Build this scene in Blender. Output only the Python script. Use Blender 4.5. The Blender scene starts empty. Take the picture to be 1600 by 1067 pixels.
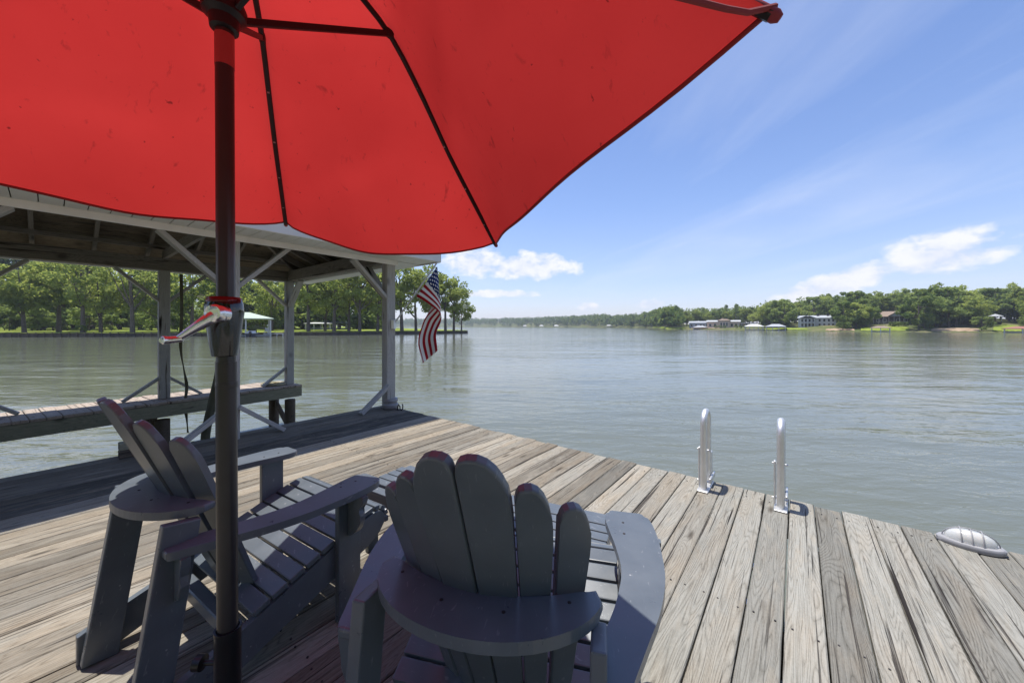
import bpy, bmesh, math, random
import numpy as np
from mathutils import Vector, Matrix, Quaternion
R = math.radians
scene = bpy.context.scene
C = scene.collection
random.seed(7)

# ------------------------------------------------------------------ camera, sky, sun, exposure
FPX, HZ, CAMH = 568.0, 510.0, 1.25          # focal length in photo pixels, horizon row, eye height above deck
cam_d = bpy.data.cameras.new('camera'); cam = bpy.data.objects.new('camera', cam_d); C.objects.link(cam)
cam.location = (0, 0, CAMH); cam.rotation_euler = (R(90), 0, 0)
cam_d.sensor_width = 36; cam_d.lens = FPX / 1600 * 36; cam_d.shift_y = -(533.5 - HZ) / 1600
cam_d.clip_start = 0.05; cam_d.clip_end = 12000
scene.camera = cam
SUN_OFF = Vector((0.174, -0.132, -1.0))        # direction the light travels
sun_dir = -SUN_OFF.normalized()
sun_el = math.asin(sun_dir.z); sun_az = math.atan2(sun_dir.x, sun_dir.y)
sl = bpy.data.lights.new('sun', 'SUN'); sl.energy = 4.0; sl.angle = R(0.5); sl.color = (1.0, 0.955, 0.88)
so = bpy.data.objects.new('sun', sl); C.objects.link(so); so.location = (-5, -2, 30)
so.rotation_euler = SUN_OFF.to_track_quat('-Z', 'Y').to_euler()
scene.view_settings.view_transform = 'Standard'; scene.view_settings.look = 'None'
scene.view_settings.exposure = 0.68; scene.view_settings.gamma = 1.0

def N(nt, typ, **kw):
    n = nt.nodes.new(typ)
    for k, v in kw.items():
        if k.startswith('_'): setattr(n, k[1:], v)
        else: n.inputs[k.replace('__', ' ')].default_value = v
    return n
def lk(nt, a, b): nt.links.new(a, b)
def math_(nt, op, a, b=None, c=None, clamp=False):
    n = nt.nodes.new('ShaderNodeMath'); n.operation = op; n.use_clamp = clamp
    for i, v in enumerate((a, b, c)):
        if v is None: continue
        if isinstance(v, (int, float)): n.inputs[i].default_value = v
        else: nt.links.new(v, n.inputs[i])
    return n.outputs[0]
def ramp(nt, fac, stops):
    n = nt.nodes.new('ShaderNodeValToRGB'); cr = n.color_ramp
    while len(cr.elements) < len(stops): cr.elements.new(0.5)
    for e, (p, c) in zip(cr.elements, stops):
        e.position = p; e.color = (c, c, c, 1) if isinstance(c, (int, float)) else (*c, 1)
    nt.links.new(fac, n.inputs[0]); return n.outputs[0]
def mix(nt, fac, a, b, typ='MIX'):
    n = nt.nodes.new('ShaderNodeMix'); n.data_type = 'RGBA'; n.blend_type = typ
    for sock, v in ((n.inputs[0], fac), (n.inputs[6], a), (n.inputs[7], b)):
        if isinstance(v, (int, float)): sock.default_value = v
        elif isinstance(v, tuple): sock.default_value = (*v, 1)
        else: nt.links.new(v, sock)
    return n.outputs[2]
def noise(nt, vec, scale, detail=4, rough=0.55, dist=0.0):
    n = N(nt, 'ShaderNodeTexNoise', Scale=scale, Detail=detail, Roughness=rough, Distortion=dist)
    lk(nt, vec, n.inputs['Vector']); return n.outputs['Fac']
def vmul(nt, vec, s):
    n = nt.nodes.new('ShaderNodeVectorMath'); n.operation = 'MULTIPLY'; lk(nt, vec, n.inputs[0]); n.inputs[1].default_value = s
    return n.outputs[0]

def make_world():
    w = bpy.data.worlds.new('World'); scene.world = w; w.use_nodes = True
    nt = w.node_tree; nt.nodes.clear()
    out = nt.nodes.new('ShaderNodeOutputWorld'); bg = nt.nodes.new('ShaderNodeBackground'); bg.inputs[1].default_value = 0.125
    sky = nt.nodes.new('ShaderNodeTexSky'); sky.sky_type = 'NISHITA'; sky.sun_disc = False
    sky.sun_elevation = sun_el; sky.sun_rotation = sun_az
    sky.altitude = 100; sky.air_density = 1.0; sky.dust_density = 0.3; sky.ozone_density = 3.0
    tc = nt.nodes.new('ShaderNodeTexCoord'); d = tc.outputs['Generated']
    sep = nt.nodes.new('ShaderNodeSeparateXYZ'); lk(nt, d, sep.inputs[0])
    x, y, z = sep.outputs
    az = math_(nt, 'ARCTAN2', x, y)                       # 0 straight ahead, + right
    hyp = math_(nt, 'SQRT', math_(nt, 'ADD', math_(nt, 'MULTIPLY', x, x), math_(nt, 'MULTIPLY', y, y)))
    el = math_(nt, 'ARCTAN2', z, hyp)
    # high thin cirrus over the whole dome, drawn on a flat sheet overhead
    zc = math_(nt, 'MAXIMUM', z, 0.04)
    cv = nt.nodes.new('ShaderNodeCombineXYZ')
    lk(nt, math_(nt, 'DIVIDE', x, zc), cv.inputs[0]); lk(nt, math_(nt, 'DIVIDE', y, zc), cv.inputs[1])
    mp = nt.nodes.new('ShaderNodeMapping'); lk(nt, cv.outputs[0], mp.inputs[0])
    mp.inputs['Rotation'].default_value = (0, 0, R(-62)); mp.inputs['Scale'].default_value = (0.55, 0.16, 1); mp.inputs['Location'].default_value = (1.3, 0.4, 0)
    n1 = noise(nt, mp.outputs[0], 1.1, 9, 0.58, 0.7)
    cir = ramp(nt, n1, [(0.50, 0.0), (0.64, 0.17), (0.82, 0.48)])
    cir = math_(nt, 'MULTIPLY', cir, ramp(nt, z, [(0.03, 0.3), (0.14, 1.0)]))
    # fair-weather cumulus low over the horizon, all the way round
    ev = nt.nodes.new('ShaderNodeCombineXYZ'); lk(nt, az, ev.inputs[0]); lk(nt, math_(nt, 'MULTIPLY', el, 1.5), ev.inputs[1])
    n2 = noise(nt, ev.outputs[0], 19, 9, 0.56, 0.1)
    n3 = noise(nt, ev.outputs[0], 6, 3, 0.5, 0.0)
    env = None
    # (azimuth, elevation, half width, half height, lean) in degrees
    for a, e, wa, we, ln in [(2.5, 9.0, 10.5, 3.3, 0.0), (-6.0, 9.6, 7, 3.6, 0), (42.0, 4.9, 8.5, 2.3, 0.28), (49.5, 7.0, 5.8, 3.2, 0.12), (21, 3.2, 3, 1.1, 0), (12, 2.9, 2.2, 1.0, 0), (-3, 5.0, 9, 1.0, 0),
                         (-52, 9, 9, 4, 0.1), (-95, 7, 13, 4, 0), (92, 8, 10, 4, 0), (130, 9, 14, 5, 0.1), (-140, 8, 12, 4, 0), (175, 8, 10, 4, 0)]:
        da = math_(nt, 'SUBTRACT', az, R(a))
        p = math_(nt, 'DIVIDE', da, R(wa))
        q = math_(nt, 'DIVIDE', math_(nt, 'SUBTRACT', math_(nt, 'SUBTRACT', el, R(e)), math_(nt, 'MULTIPLY', da, ln)), R(we))
        # flat underside: steeper falloff below
        q = math_(nt, 'MULTIPLY', q, math_(nt, 'ADD', 1.0, math_(nt, 'MULTIPLY', math_(nt, 'LESS_THAN', q, 0.0), 0.5)))
        g = math_(nt, 'SUBTRACT', 1.0, math_(nt, 'ADD', math_(nt, 'MULTIPLY', p, p), math_(nt, 'MULTIPLY', q, q)), clamp=True)
        env = g if env is None else math_(nt, 'MAXIMUM', env, g)
    dens = math_(nt, 'ADD', math_(nt, 'MULTIPLY', env, 0.50), math_(nt, 'ADD', math_(nt, 'MULTIPLY', n2, 1.25), math_(nt, 'MULTIPLY', n3, 0.30)))
    dens = math_(nt, 'MULTIPLY', dens, math_(nt, 'GREATER_THAN', env, 0.0))
    cum = ramp(nt, math_(nt, 'SUBTRACT', dens, 0.2), [(0.72, 0.0), (0.86, 0.5), (1.0, 0.92)])
    cum = math_(nt, 'MULTIPLY', cum, ramp(nt, env, [(0.0, 0.0), (0.22, 1.0)]))
    shade = ramp(nt, n2, [(0.36, (4.0, 4.25, 4.95)), (0.60, (5.2, 5.2, 5.4))])
    haze_f = ramp(nt, el, [(0.0, 0.52), (0.10, 0.34), (0.30, 0.10), (0.75, 0.0)])
    hs = N(nt, 'ShaderNodeHueSaturation', Saturation=1.1, Value=0.93); lk(nt, sky.outputs[0], hs.inputs['Color'])
    tint = mix(nt, 1.0, hs.outputs[0], (1.07, 0.97, 1.05), 'MULTIPLY')
    col = mix(nt, haze_f, tint, (2.6, 2.8, 3.85))
    col = mix(nt, cir, col, (4.4, 4.7, 5.5))
    col = mix(nt, cum, col, shade)
    lk(nt, col, bg.inputs[0]); lk(nt, bg.outputs[0], out.inputs[0])
make_world()

# ------------------------------------------------------------------ materials
def new_mat(name):
    m = bpy.data.materials.new(name); m.use_nodes = True
    nt = m.node_tree; b = nt.nodes['Principled BSDF']; return m, nt, b
def bump(nt, b, h, strength, dist):
    n = N(nt, 'ShaderNodeBump', Strength=strength, Distance=dist); lk(nt, h, n.inputs['Height']); lk(nt, n.outputs[0], b.inputs['Normal'])
def plain(name, col, rough=0.5, metal=0.0, var=0.12, scale=6.0, bumpd=0.0, coat=0.0, spec=0.5):
    m, nt, b = new_mat(name)
    tc = nt.nodes.new('ShaderNodeTexCoord'); n = noise(nt, tc.outputs['Object'], scale, 6)
    dark = tuple(c * (1 - var) for c in col); lite = tuple(min(1, c * (1 + var)) for c in col)
    lk(nt, ramp(nt, n, [(0.3, dark), (0.7, lite)]), b.inputs['Base Color'])
    b.inputs['Roughness'].default_value = rough; b.inputs['Metallic'].default_value = metal
    b.inputs['Coat Weight'].default_value = coat; b.inputs['Specular IOR Level'].default_value = spec
    if bumpd: bump(nt, b, noise(nt, tc.outputs['Object'], scale * 12, 5), 0.5, bumpd)
    return m
def wood(name, stops, grey=None, rough=0.85, bumpd=0.002, across=1.0, dark_crack=0.05, bleach=0.35):
    """weathered boards; grain runs along the object's local Y"""
    m, nt, b = new_mat(name)
    tc = nt.nodes.new('ShaderNodeTexCoord'); oi = nt.nodes.new('ShaderNodeObjectInfo')
    add = nt.nodes.new('ShaderNodeVectorMath'); add.operation = 'ADD'; lk(nt, tc.outputs['Object'], add.inputs[0])
    cmb = nt.nodes.new('ShaderNodeCombineXYZ')
    for i, k in enumerate((37.0, 91.0, 53.0)): lk(nt, math_(nt, 'MULTIPLY', oi.outputs['Random'], k), cmb.inputs[i])
    lk(nt, cmb.outputs[0], add.inputs[1]); v = add.outputs[0]
    # growth rings cut lengthways: contour lines of a stretched noise field
    low = noise(nt, vmul(nt, v, (7 * across, 0.55, 4)), 1.0, 2, 0.5, 0.25)
    rings = math_(nt, 'POWER', math_(nt, 'ABSOLUTE', math_(nt, 'SINE', math_(nt, 'MULTIPLY', low, 150.0))), 0.5)
    fine = noise(nt, vmul(nt, v, (260 * across, 5.0, 60)), 1.0, 8, 0.74, 0.25)
    grit = noise(nt, vmul(nt, v, (160, 60, 60)), 1.0, 4, 0.7, 0.0)
    crack = noise(nt, vmul(nt, v, (60 * across, 0.9, 20)), 1.0, 5, 0.6, 0.5)
    blot = noise(nt, vmul(nt, v, (9, 2.0, 9)), 1.0, 6, 0.62, 0.4)
    big = noise(nt, vmul(nt, v, (2.5, 0.45, 2)), 1.0, 3, 0.5)
    g = math_(nt, 'ADD', math_(nt, 'MULTIPLY', rings, 0.17), math_(nt, 'ADD', math_(nt, 'MULTIPLY', math_(nt, 'ADD', math_(nt, 'MULTIPLY', fine, 0.74), math_(nt, 'MULTIPLY', grit, 0.26)), 0.86), math_(nt, 'MULTIPLY', big, 0.22)))
    col = ramp(nt, g, [(0.40, stops[0]), (0.55, stops[1]), (0.76, stops[2])])
    if grey:
        sepc = nt.nodes.new('ShaderNodeSeparateColor'); lk(nt, oi.outputs['Color'], sepc.inputs[0])
        gcol = ramp(nt, g, [(0.40, grey[0]), (0.55, grey[1]), (0.76, grey[2])])
        gf = math_(nt, 'ADD', sepc.outputs[0], math_(nt, 'MULTIPLY', math_(nt, 'SUBTRACT', blot, 0.5), 2.2), clamp=True)
        col = mix(nt, gf, col, gcol)
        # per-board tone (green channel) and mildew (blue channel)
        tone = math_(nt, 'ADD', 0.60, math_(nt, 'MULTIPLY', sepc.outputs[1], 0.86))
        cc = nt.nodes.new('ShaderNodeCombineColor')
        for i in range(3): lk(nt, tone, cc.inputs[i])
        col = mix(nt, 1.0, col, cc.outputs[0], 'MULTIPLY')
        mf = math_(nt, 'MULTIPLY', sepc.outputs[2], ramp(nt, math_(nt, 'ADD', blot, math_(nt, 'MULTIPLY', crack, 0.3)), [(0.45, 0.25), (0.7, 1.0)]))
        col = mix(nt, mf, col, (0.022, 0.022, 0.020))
    wb = math_(nt, 'MULTIPLY', ramp(nt, blot, [(0.56, 0.0), (0.68, 1.0)]), bleach)
    col = mix(nt, wb, col, tuple(min(1, c * 1.35) for c in stops[2]))
    cm = ramp(nt, crack, [(0.33, 1.0), (0.40, 0.0)])
    col = mix(nt, cm, col, (dark_crack, dark_crack * 0.85, dark_crack * 0.7))
    # knots and lengthways splits
    kv = N(nt, 'ShaderNodeTexVoronoi', Scale=1.0); lk(nt, vmul(nt, v, (7.5 * across, 2.1, 3)), kv.inputs['Vector'])
    kn = math_(nt, 'MULTIPLY', ramp(nt, kv.outputs['Distance'], [(0.06, 1.0), (0.17, 0.0)]), 0.75)
    col = mix(nt, kn, col, tuple(c * 0.8 for c in stops[0]))
    spl = ramp(nt, noise(nt, vmul(nt, v, (34 * across, 0.5, 9)), 1.0, 3, 0.5, 0.35), [(0.285, 1.0), (0.315, 0.0)])
    col = mix(nt, spl, col, (0.018, 0.014, 0.011))
    lk(nt, col, b.inputs['Base Color'])
    b.inputs['Roughness'].default_value = rough; b.inputs['Specular IOR Level'].default_value = 0.3
    h = math_(nt, 'SUBTRACT', math_(nt, 'ADD', math_(nt, 'MULTIPLY', fine, 0.8), math_(nt, 'MULTIPLY', rings, 0.35)), math_(nt, 'ADD', math_(nt, 'MULTIPLY', cm, 1.2), math_(nt, 'MULTIPLY', spl, 2.0)))
    bump(nt, b, h, 0.9, bumpd)
    return m
M = {}
M['deck'] = wood('deck_wood', [(0.042, 0.032, 0.022), (0.145, 0.117, 0.083), (0.26, 0.222, 0.167)],
                 grey=[(0.045, 0.042, 0.034), (0.148, 0.143, 0.122), (0.25, 0.244, 0.215)], bumpd=0.0035)
M['post'] = wood('painted_grey_wood', [(0.20, 0.195, 0.18), (0.33, 0.325, 0.31), (0.42, 0.415, 0.40)], bumpd=0.0015, dark_crack=0.12, bleach=0.2)
M['dark_wood'] = wood('old_dark_wood', [(0.025, 0.02, 0.016), (0.07, 0.055, 0.042), (0.13, 0.105, 0.08)], bumpd=0.003, bleach=0.12)
M['rafter'] = wood('roof_timber', [(0.065, 0.057, 0.048), (0.15, 0.135, 0.118), (0.24, 0.215, 0.19)], bumpd=0.002, bleach=0.15)
M['sheath'] = wood('roof_sheathing', [(0.028, 0.023, 0.016), (0.085, 0.067, 0.047), (0.17, 0.135, 0.09)], bumpd=0.003, across=0.25, bleach=0.3)
M['green_beam'] = wood('mossy_beam', [(0.06, 0.06, 0.042), (0.17, 0.165, 0.115), (0.28, 0.27, 0.195)], bumpd=0.003)
M['cat_plank'] = wood('catwalk_plank', [(0.12, 0.09, 0.065), (0.29, 0.235, 0.19), (0.43, 0.36, 0.30)], bumpd=0.003)
M['white_trim'] = plain('white_trim', (0.72, 0.72, 0.70), 0.55, var=0.06, scale=3)
M['soffit'] = plain('soffit_vinyl', (0.66, 0.66, 0.63), 0.5, var=0.05, scale=3)
M['shingle'] = plain('roof_shingle', (0.06, 0.058, 0.055), 0.9, var=0.35, scale=14, bumpd=0.01)

def chair_mat():
    m, nt, b = new_mat('chair_grey_plastic_lumber')
    tc = nt.nodes.new('ShaderNodeTexCoord'); o = tc.outputs['Object']
    n = noise(nt, o, 9, 5); f = noise(nt, vmul(nt, o, (40, 8, 40)), 1.0, 4)
    col = ramp(nt, n, [(0.3, (0.088, 0.104, 0.120)), (0.7, (0.114, 0.132, 0.150))])
    # pale scuffs and bird specks
    sc = noise(nt, vmul(nt, o, (70, 16, 30)), 1.0, 3, 0.5, 2.0)
    col = mix(nt, math_(nt, 'MULTIPLY', ramp(nt, sc, [(0.66, 0.0), (0.73, 1.0)]), 0.35), col, (0.34, 0.34, 0.35))
    vo = N(nt, 'ShaderNodeTexVoronoi', Scale=26.0); lk(nt, o, vo.inputs['Vector'])
    sp = math_(nt, 'MULTIPLY', ramp(nt, vo.outputs['Distance'], [(0.05, 1.0), (0.09, 0.0)]), ramp(nt, noise(nt, o, 5, 2), [(0.60, 0.0), (0.66, 0.5)]))
    col = mix(nt, sp, col, (0.5, 0.5, 0.5))
    lk(nt, col, b.inputs['Base Color'])
    lk(nt, ramp(nt, n, [(0.3, 0.26), (0.7, 0.38)]), b.inputs['Roughness'])
    b.inputs['Specular IOR Level'].default_value = 0.5
    bump(nt, b, f, 0.25, 0.0006); return m
M['chair'] = chair_mat()

def canopy_mat():
    m, nt, b = new_mat('red_umbrella_cloth'); nt.nodes.remove(b)
    out = nt.nodes['Material Output']
    tc = nt.nodes.new('ShaderNodeTexCoord'); o = tc.outputs['Object']
    weave = noise(nt, o, 420, 2)
    n = noise(nt, o, 3.0, 3)
    col = ramp(nt, n, [(0.3, (0.545, 0.036, 0.033)), (0.7, (0.585, 0.042, 0.038))])
    sp = noise(nt, vmul(nt, o, (34, 34, 34)), 1.0, 3, 0.6, 0.6)
    st = noise(nt, vmul(nt, o, (26, 26, 5)), 1.0, 4, 0.62, 0.4)
    spots = math_(nt, 'ADD', ramp(nt, sp, [(0.70, 0.0), (0.735, 0.7)]), math_(nt, 'MULTIPLY', ramp(nt, st, [(0.63, 0.0), (0.74, 0.45)]), 1.0), clamp=True)
    col = mix(nt, spots, col, (0.10, 0.012, 0.012))
    df = nt.nodes.new('ShaderNodeBsdfDiffuse'); tr = nt.nodes.new('ShaderNodeBsdfTranslucent'); mx = nt.nodes.new('ShaderNodeMixShader'); mx.inputs[0].default_value = 0.43
    lk(nt, col, df.inputs[0]); lk(nt, col, tr.inputs[0])
    bn = N(nt, 'ShaderNodeBump', Strength=0.35, Distance=0.0006); lk(nt, weave, bn.inputs['Height']); lk(nt, bn.outputs[0], df.inputs['Normal'])
    # soft wrinkles
    wr = noise(nt, vmul(nt, o, (4, 4, 4)), 1.0, 2, 0.4, 0.0)
    b2 = N(nt, 'ShaderNodeBump', Strength=0.2, Distance=0.02); lk(nt, wr, b2.inputs['Height']); lk(nt, b2.outputs[0], tr.inputs['Normal']); lk(nt, b2.outputs[0], bn.inputs['Normal'])
    lk(nt, df.outputs[0], mx.inputs[1]); lk(nt, tr.outputs[0], mx.inputs[2]); lk(nt, mx.outputs[0], out.inputs[0]); return m
M['canopy'] = canopy_mat()
M['pole'] = plain('bronze_pole', (0.028, 0.025, 0.026), 0.34, 0.15, var=0.15, scale=9)
M['rib'] = plain('dark_rib_metal', (0.022, 0.02, 0.022), 0.45, 0.5)
M['sleeve'] = plain('black_steel', (0.02, 0.02, 0.021), 0.3, 0.4)
M['housing'] = plain('glossy_black_plastic', (0.008, 0.008, 0.009), 0.12, 0.0, coat=0.6)
M['red_label'] = plain('red_pole_sticker', (0.35, 0.05, 0.05), 0.4)
M['chrome'] = plain('chrome', (0.74, 0.74, 0.74), 0.27, 1.0, var=0.03)
M['alu'] = plain('brushed_aluminium', (0.70, 0.70, 0.69), 0.48, 0.85, var=0.07, scale=14)
M['steel_dark'] = plain('rusty_dark_steel', (0.05, 0.045, 0.045), 0.6, 0.6)
M['grey_cast'] = plain('cast_grey_housing', (0.30, 0.30, 0.31), 0.6, 0.2, scale=12)
M['strap'] = plain('old_lift_strap', (0.10, 0.095, 0.06), 0.9, var=0.3)
M['rope'] = plain('straw_rope', (0.38, 0.35, 0.24), 0.95, var=0.3)
def glass_mat():
    m, nt, b = new_mat('lamp_glass')
    b.inputs['Base Color'].default_value = (0.85, 0.87, 0.85, 1); b.inputs['Roughness'].default_value = 0.22
    b.inputs['Transmission Weight'].default_value = 0.45; b.inputs['IOR'].default_value = 1.45; return m
M['lamp_glass'] = glass_mat()

def flag_mat():
    m, nt, b = new_mat('flag_cloth')
    uv = nt.nodes.new('ShaderNodeUVMap'); uv.uv_map = 'UVMap'
    s = nt.nodes.new('ShaderNodeSeparateXYZ'); lk(nt, uv.outputs[0], s.inputs[0])
    v, w = s.outputs[0], s.outputs[1]                     # v along the fly, w down the hoist (0 = canton edge)
    idx = math_(nt, 'FLOOR', math_(nt, 'MULTIPLY', w, 13.0))
    odd = math_(nt, 'MODULO', idx, 2.0)
    col = mix(nt, odd, (0.33, 0.008, 0.016), (0.74, 0.74, 0.72))
    inc = math_(nt, 'MULTIPLY', math_(nt, 'LESS_THAN', v, 0.4), math_(nt, 'LESS_THAN', w, 7 / 13))
    # staggered stars
    ru = math_(nt, 'MULTIPLY', v, 11 / 0.4 * 0.5); rw = math_(nt, 'MULTIPLY', w, 9 / (7 / 13) * 0.5)
    def dots(ou, ow):
        fu = math_(nt, 'SUBTRACT', math_(nt, 'FRACT', math_(nt, 'ADD', ru, ou)), 0.5); fw = math_(nt, 'SUBTRACT', math_(nt, 'FRACT', math_(nt, 'ADD', rw, ow)), 0.5)
        return math_(nt, 'LESS_THAN', math_(nt, 'ADD', math_(nt, 'MULTIPLY', fu, fu), math_(nt, 'MULTIPLY', fw, fw)), 0.035)
    star = math_(nt, 'MAXIMUM', dots(0, 0), dots(0.5, 0.5))
    can = mix(nt, star, (0.012, 0.03, 0.13), (0.75, 0.75, 0.75))
    col = mix(nt, inc, col, can)
    lk(nt, col, b.inputs['Base Color']); b.inputs['Roughness'].default_value = 0.8; b.inputs['Specular IOR Level'].default_value = 0.2
    b.inputs['Transmission Weight'].default_value = 0.0
    return m
M['flag'] = flag_mat()

def water_mat():
    m, nt, b = new_mat('lake_water')
    g = nt.nodes.new('ShaderNodeNewGeometry'); p = g.outputs['Position']
    b.inputs['Base Color'].default_value = (0.125, 0.135, 0.105, 1); b.inputs['Roughness'].default_value = 0.075; b.inputs['IOR'].default_value = 1.333
    r1 = noise(nt, vmul(nt, p, (1.15, 2.6, 1)), 1.0, 4, 0.55, 0.5)
    r2 = noise(nt, vmul(nt, p, (3.6, 8.0, 1)), 1.0, 3, 0.55, 0.4)
    r3 = noise(nt, vmul(nt, p, (0.16, 0.42, 1)), 1.0, 3, 0.5, 0.3)
    patch = ramp(nt, noise(nt, vmul(nt, p, (0.03, 0.08, 1)), 1.0, 3), [(0.35, 0.40), (0.65, 1.05)])
    h = math_(nt, 'ADD', math_(nt, 'MULTIPLY', r1, 0.52), math_(nt, 'ADD', math_(nt, 'MULTIPLY', r2, 0.12), math_(nt, 'MULTIPLY', r3, 2.6)))
    h = math_(nt, 'MULTIPLY', h, patch)
    bump(nt, b, h, 1.0, 0.062)
    return m
M['water'] = water_mat()
def leaf_mat(name, dark, lite, trans=0.35):
    m, nt, b = new_mat(name); nt.nodes.remove(b); out = nt.nodes['Material Output']
    oi = nt.nodes.new('ShaderNodeObjectInfo'); tc = nt.nodes.new('ShaderNodeTexCoord')
    n = noise(nt, tc.outputs['Object'], 0.55, 3)
    f = math_(nt, 'ADD', math_(nt, 'MULTIPLY', n, 0.9), math_(nt, 'MULTIPLY', math_(nt, 'SUBTRACT', oi.outputs['Random'], 0.5), 0.55))
    col = ramp(nt, f, [(0.2, dark), (0.7, lite)])
    df = nt.nodes.new('ShaderNodeBsdfDiffuse'); tr = nt.nodes.new('ShaderNodeBsdfTranslucent'); mx = nt.nodes.new('ShaderNodeMixShader'); mx.inputs[0].default_value = trans
    tcol = mix(nt, 0.5, col, (lite[0] * 1.5, lite[1] * 1.4, lite[2]))
    lk(nt, col, df.inputs[0]); lk(nt, tcol, tr.inputs[0]); lk(nt, df.outputs[0], mx.inputs[1]); lk(nt, tr.outputs[0], mx.inputs[2]); lk(nt, mx.outputs[0], out.inputs[0]); return m
M['leaf'] = leaf_mat('broad_leaf', (0.11, 0.165, 0.04), (0.38, 0.44, 0.13), 0.5)
M['leaf_far'] = leaf_mat('woodland_leaf', (0.075, 0.125, 0.042), (0.26, 0.33, 0.105), 0.48)
M['needle'] = leaf_mat('pine_needle', (0.05, 0.085, 0.03), (0.14, 0.18, 0.06), 0.35)
M['bark'] = plain('bark', (0.13, 0.105, 0.085), 0.95, var=0.35, scale=4, bumpd=0.02)
def ground_mat(name, a, b_, c, sc=0.15):
    m, nt, b = new_mat(name)
    g = nt.nodes.new('ShaderNodeNewGeometry'); p = g.outputs['Position']
    n = noise(nt, p, sc, 6, 0.6); n2 = noise(nt, p, sc * 14, 4)
    f = math_(nt, 'ADD', math_(nt, 'MULTIPLY', n, 0.75), math_(nt, 'MULTIPLY', n2, 0.25))
    lk(nt, ramp(nt, f, [(0.36, a), (0.5, b_), (0.64, c)]), b.inputs['Base Color']); b.inputs['Roughness'].default_value = 0.95; b.inputs['Specular IOR Level'].default_value = 0.1
    return m
M['grass'] = ground_mat('lawn', (0.10, 0.14, 0.025), (0.20, 0.25, 0.04), (0.27, 0.31, 0.06))
M['hill'] = ground_mat('shore_ground', (0.06, 0.085, 0.025), (0.11, 0.125, 0.045), (0.17, 0.15, 0.08), 0.09)
M['sand'] = ground_mat('bare_earth', (0.25, 0.17, 0.11), (0.34, 0.25, 0.17), (0.4, 0.32, 0.23), 0.3)
M['wallwood'] = plain('seawall_timber', (0.085, 0.07, 0.052), 0.9, var=0.4, scale=2, bumpd=0.01)
M['white'] = plain('white_paint', (0.56, 0.56, 0.54), 0.6, var=0.05)
M['tan'] = plain('tan_stucco', (0.56, 0.43, 0.33), 0.8, var=0.1)
M['greyroof'] = plain('grey_roof', (0.34, 0.36, 0.38), 0.7, var=0.12)
M['paleroof'] = plain('pale_metal_roof', (0.45, 0.46, 0.45), 0.5, var=0.06)
M['greenroof'] = plain('pale_green_metal_roof', (0.40, 0.47, 0.36), 0.45, var=0.05)
M['brownroof'] = plain('brown_shingle_roof', (0.25, 0.19, 0.145), 0.9, var=0.15)
M['redroof'] = plain('rusty_red_roof', (0.26, 0.12, 0.09), 0.9, var=0.15)
M['darkwall'] = plain('dark_stained_wall', (0.045, 0.04, 0.038), 0.8)
M['bluegrey'] = plain('blue_grey_siding', (0.26, 0.31, 0.36), 0.7)
M['window'] = plain('window_glass', (0.03, 0.035, 0.04), 0.08)
M['hedge'] = leaf_mat('hedge_leaf', (0.03, 0.055, 0.02), (0.07, 0.10, 0.03))
M['boat_hull'] = plain('navy_hull', (0.02, 0.03, 0.07), 0.2, coat=0.5)
M['boat_white'] = plain('gelcoat_white', (0.75, 0.75, 0.75), 0.25)
M['motor'] = plain('outboard_black', (0.015, 0.015, 0.018), 0.25)

# ------------------------------------------------------------------ helpers
def link(name, me, mat, parent=None, loc=None, rot=None):
    o = bpy.data.objects.new(name, me); C.objects.link(o)
    if mat is not None and not me.materials: me.materials.append(mat)
    if parent: o.parent = parent
    if loc is not None: o.location = loc
    if rot is not None: o.rotation_euler = rot
    return o
def thing(name, label, cat, loc=(0, 0, 0), rz=0.0, group=None, rot=None):
    o = bpy.data.objects.new(name, None); C.objects.link(o); o.location = loc; o.rotation_euler = rot or (0, 0, rz)
    o.empty_display_size = 0.2
    return tag(o, label, cat, group)
def tag(o, label, cat, group=None):
    o['label'] = label; o['category'] = cat
    if group: o['group'] = group
    return o
def struct(o): o['kind'] = 'structure'; return o
def mesh(name, v, f, smooth=False):
    me = bpy.data.meshes.new(name); me.from_pydata([tuple(p) for p in v], [], f)
    if smooth:
        me.polygons.foreach_set('use_smooth', [True] * len(me.polygons)); me.update(); me.set_sharp_from_angle(angle=R(42))
    me.update(); return me
def from_bm(name, bm, smooth=False):
    bmesh.ops.recalc_face_normals(bm, faces=bm.faces)
    me = bpy.data.meshes.new(name); bm.to_mesh(me); bm.free()
    if smooth:
        me.polygons.foreach_set('use_smooth', [True] * len(me.polygons))
    return me
def box_me(name, sx, sy, sz, bev=0.004, segs=1, ny=1, jit=0.0, rnd=None):
    bm = bmesh.new(); bmesh.ops.create_cube(bm, size=1.0)
    for v in bm.verts: v.co = Vector((v.co.x * sx, v.co.y * sy, v.co.z * sz))
    if bev: bmesh.ops.bevel(bm, geom=bm.edges[:], offset=bev, segments=segs, affect='EDGES', profile=0.6)
    if ny > 1:
        for k in range(1, ny):
            y = -sy / 2 + sy * k / ny
            bmesh.ops.bisect_plane(bm, geom=bm.verts[:] + bm.edges[:] + bm.faces[:], plane_co=(0, y, 0), plane_no=(0, 1, 0))
        if jit:
            ph = rnd.uniform(0, 9); ph2 = rnd.uniform(0, 9)
            for v in bm.verts:
                v.co.z += jit * (math.sin(v.co.y * 1.3 + ph) + 0.6 * math.sin(v.co.y * 3.1 + ph2))
                v.co.x += jit * 0.8 * math.sin(v.co.y * 0.9 + ph2)
    return from_bm(name, bm)
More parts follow.
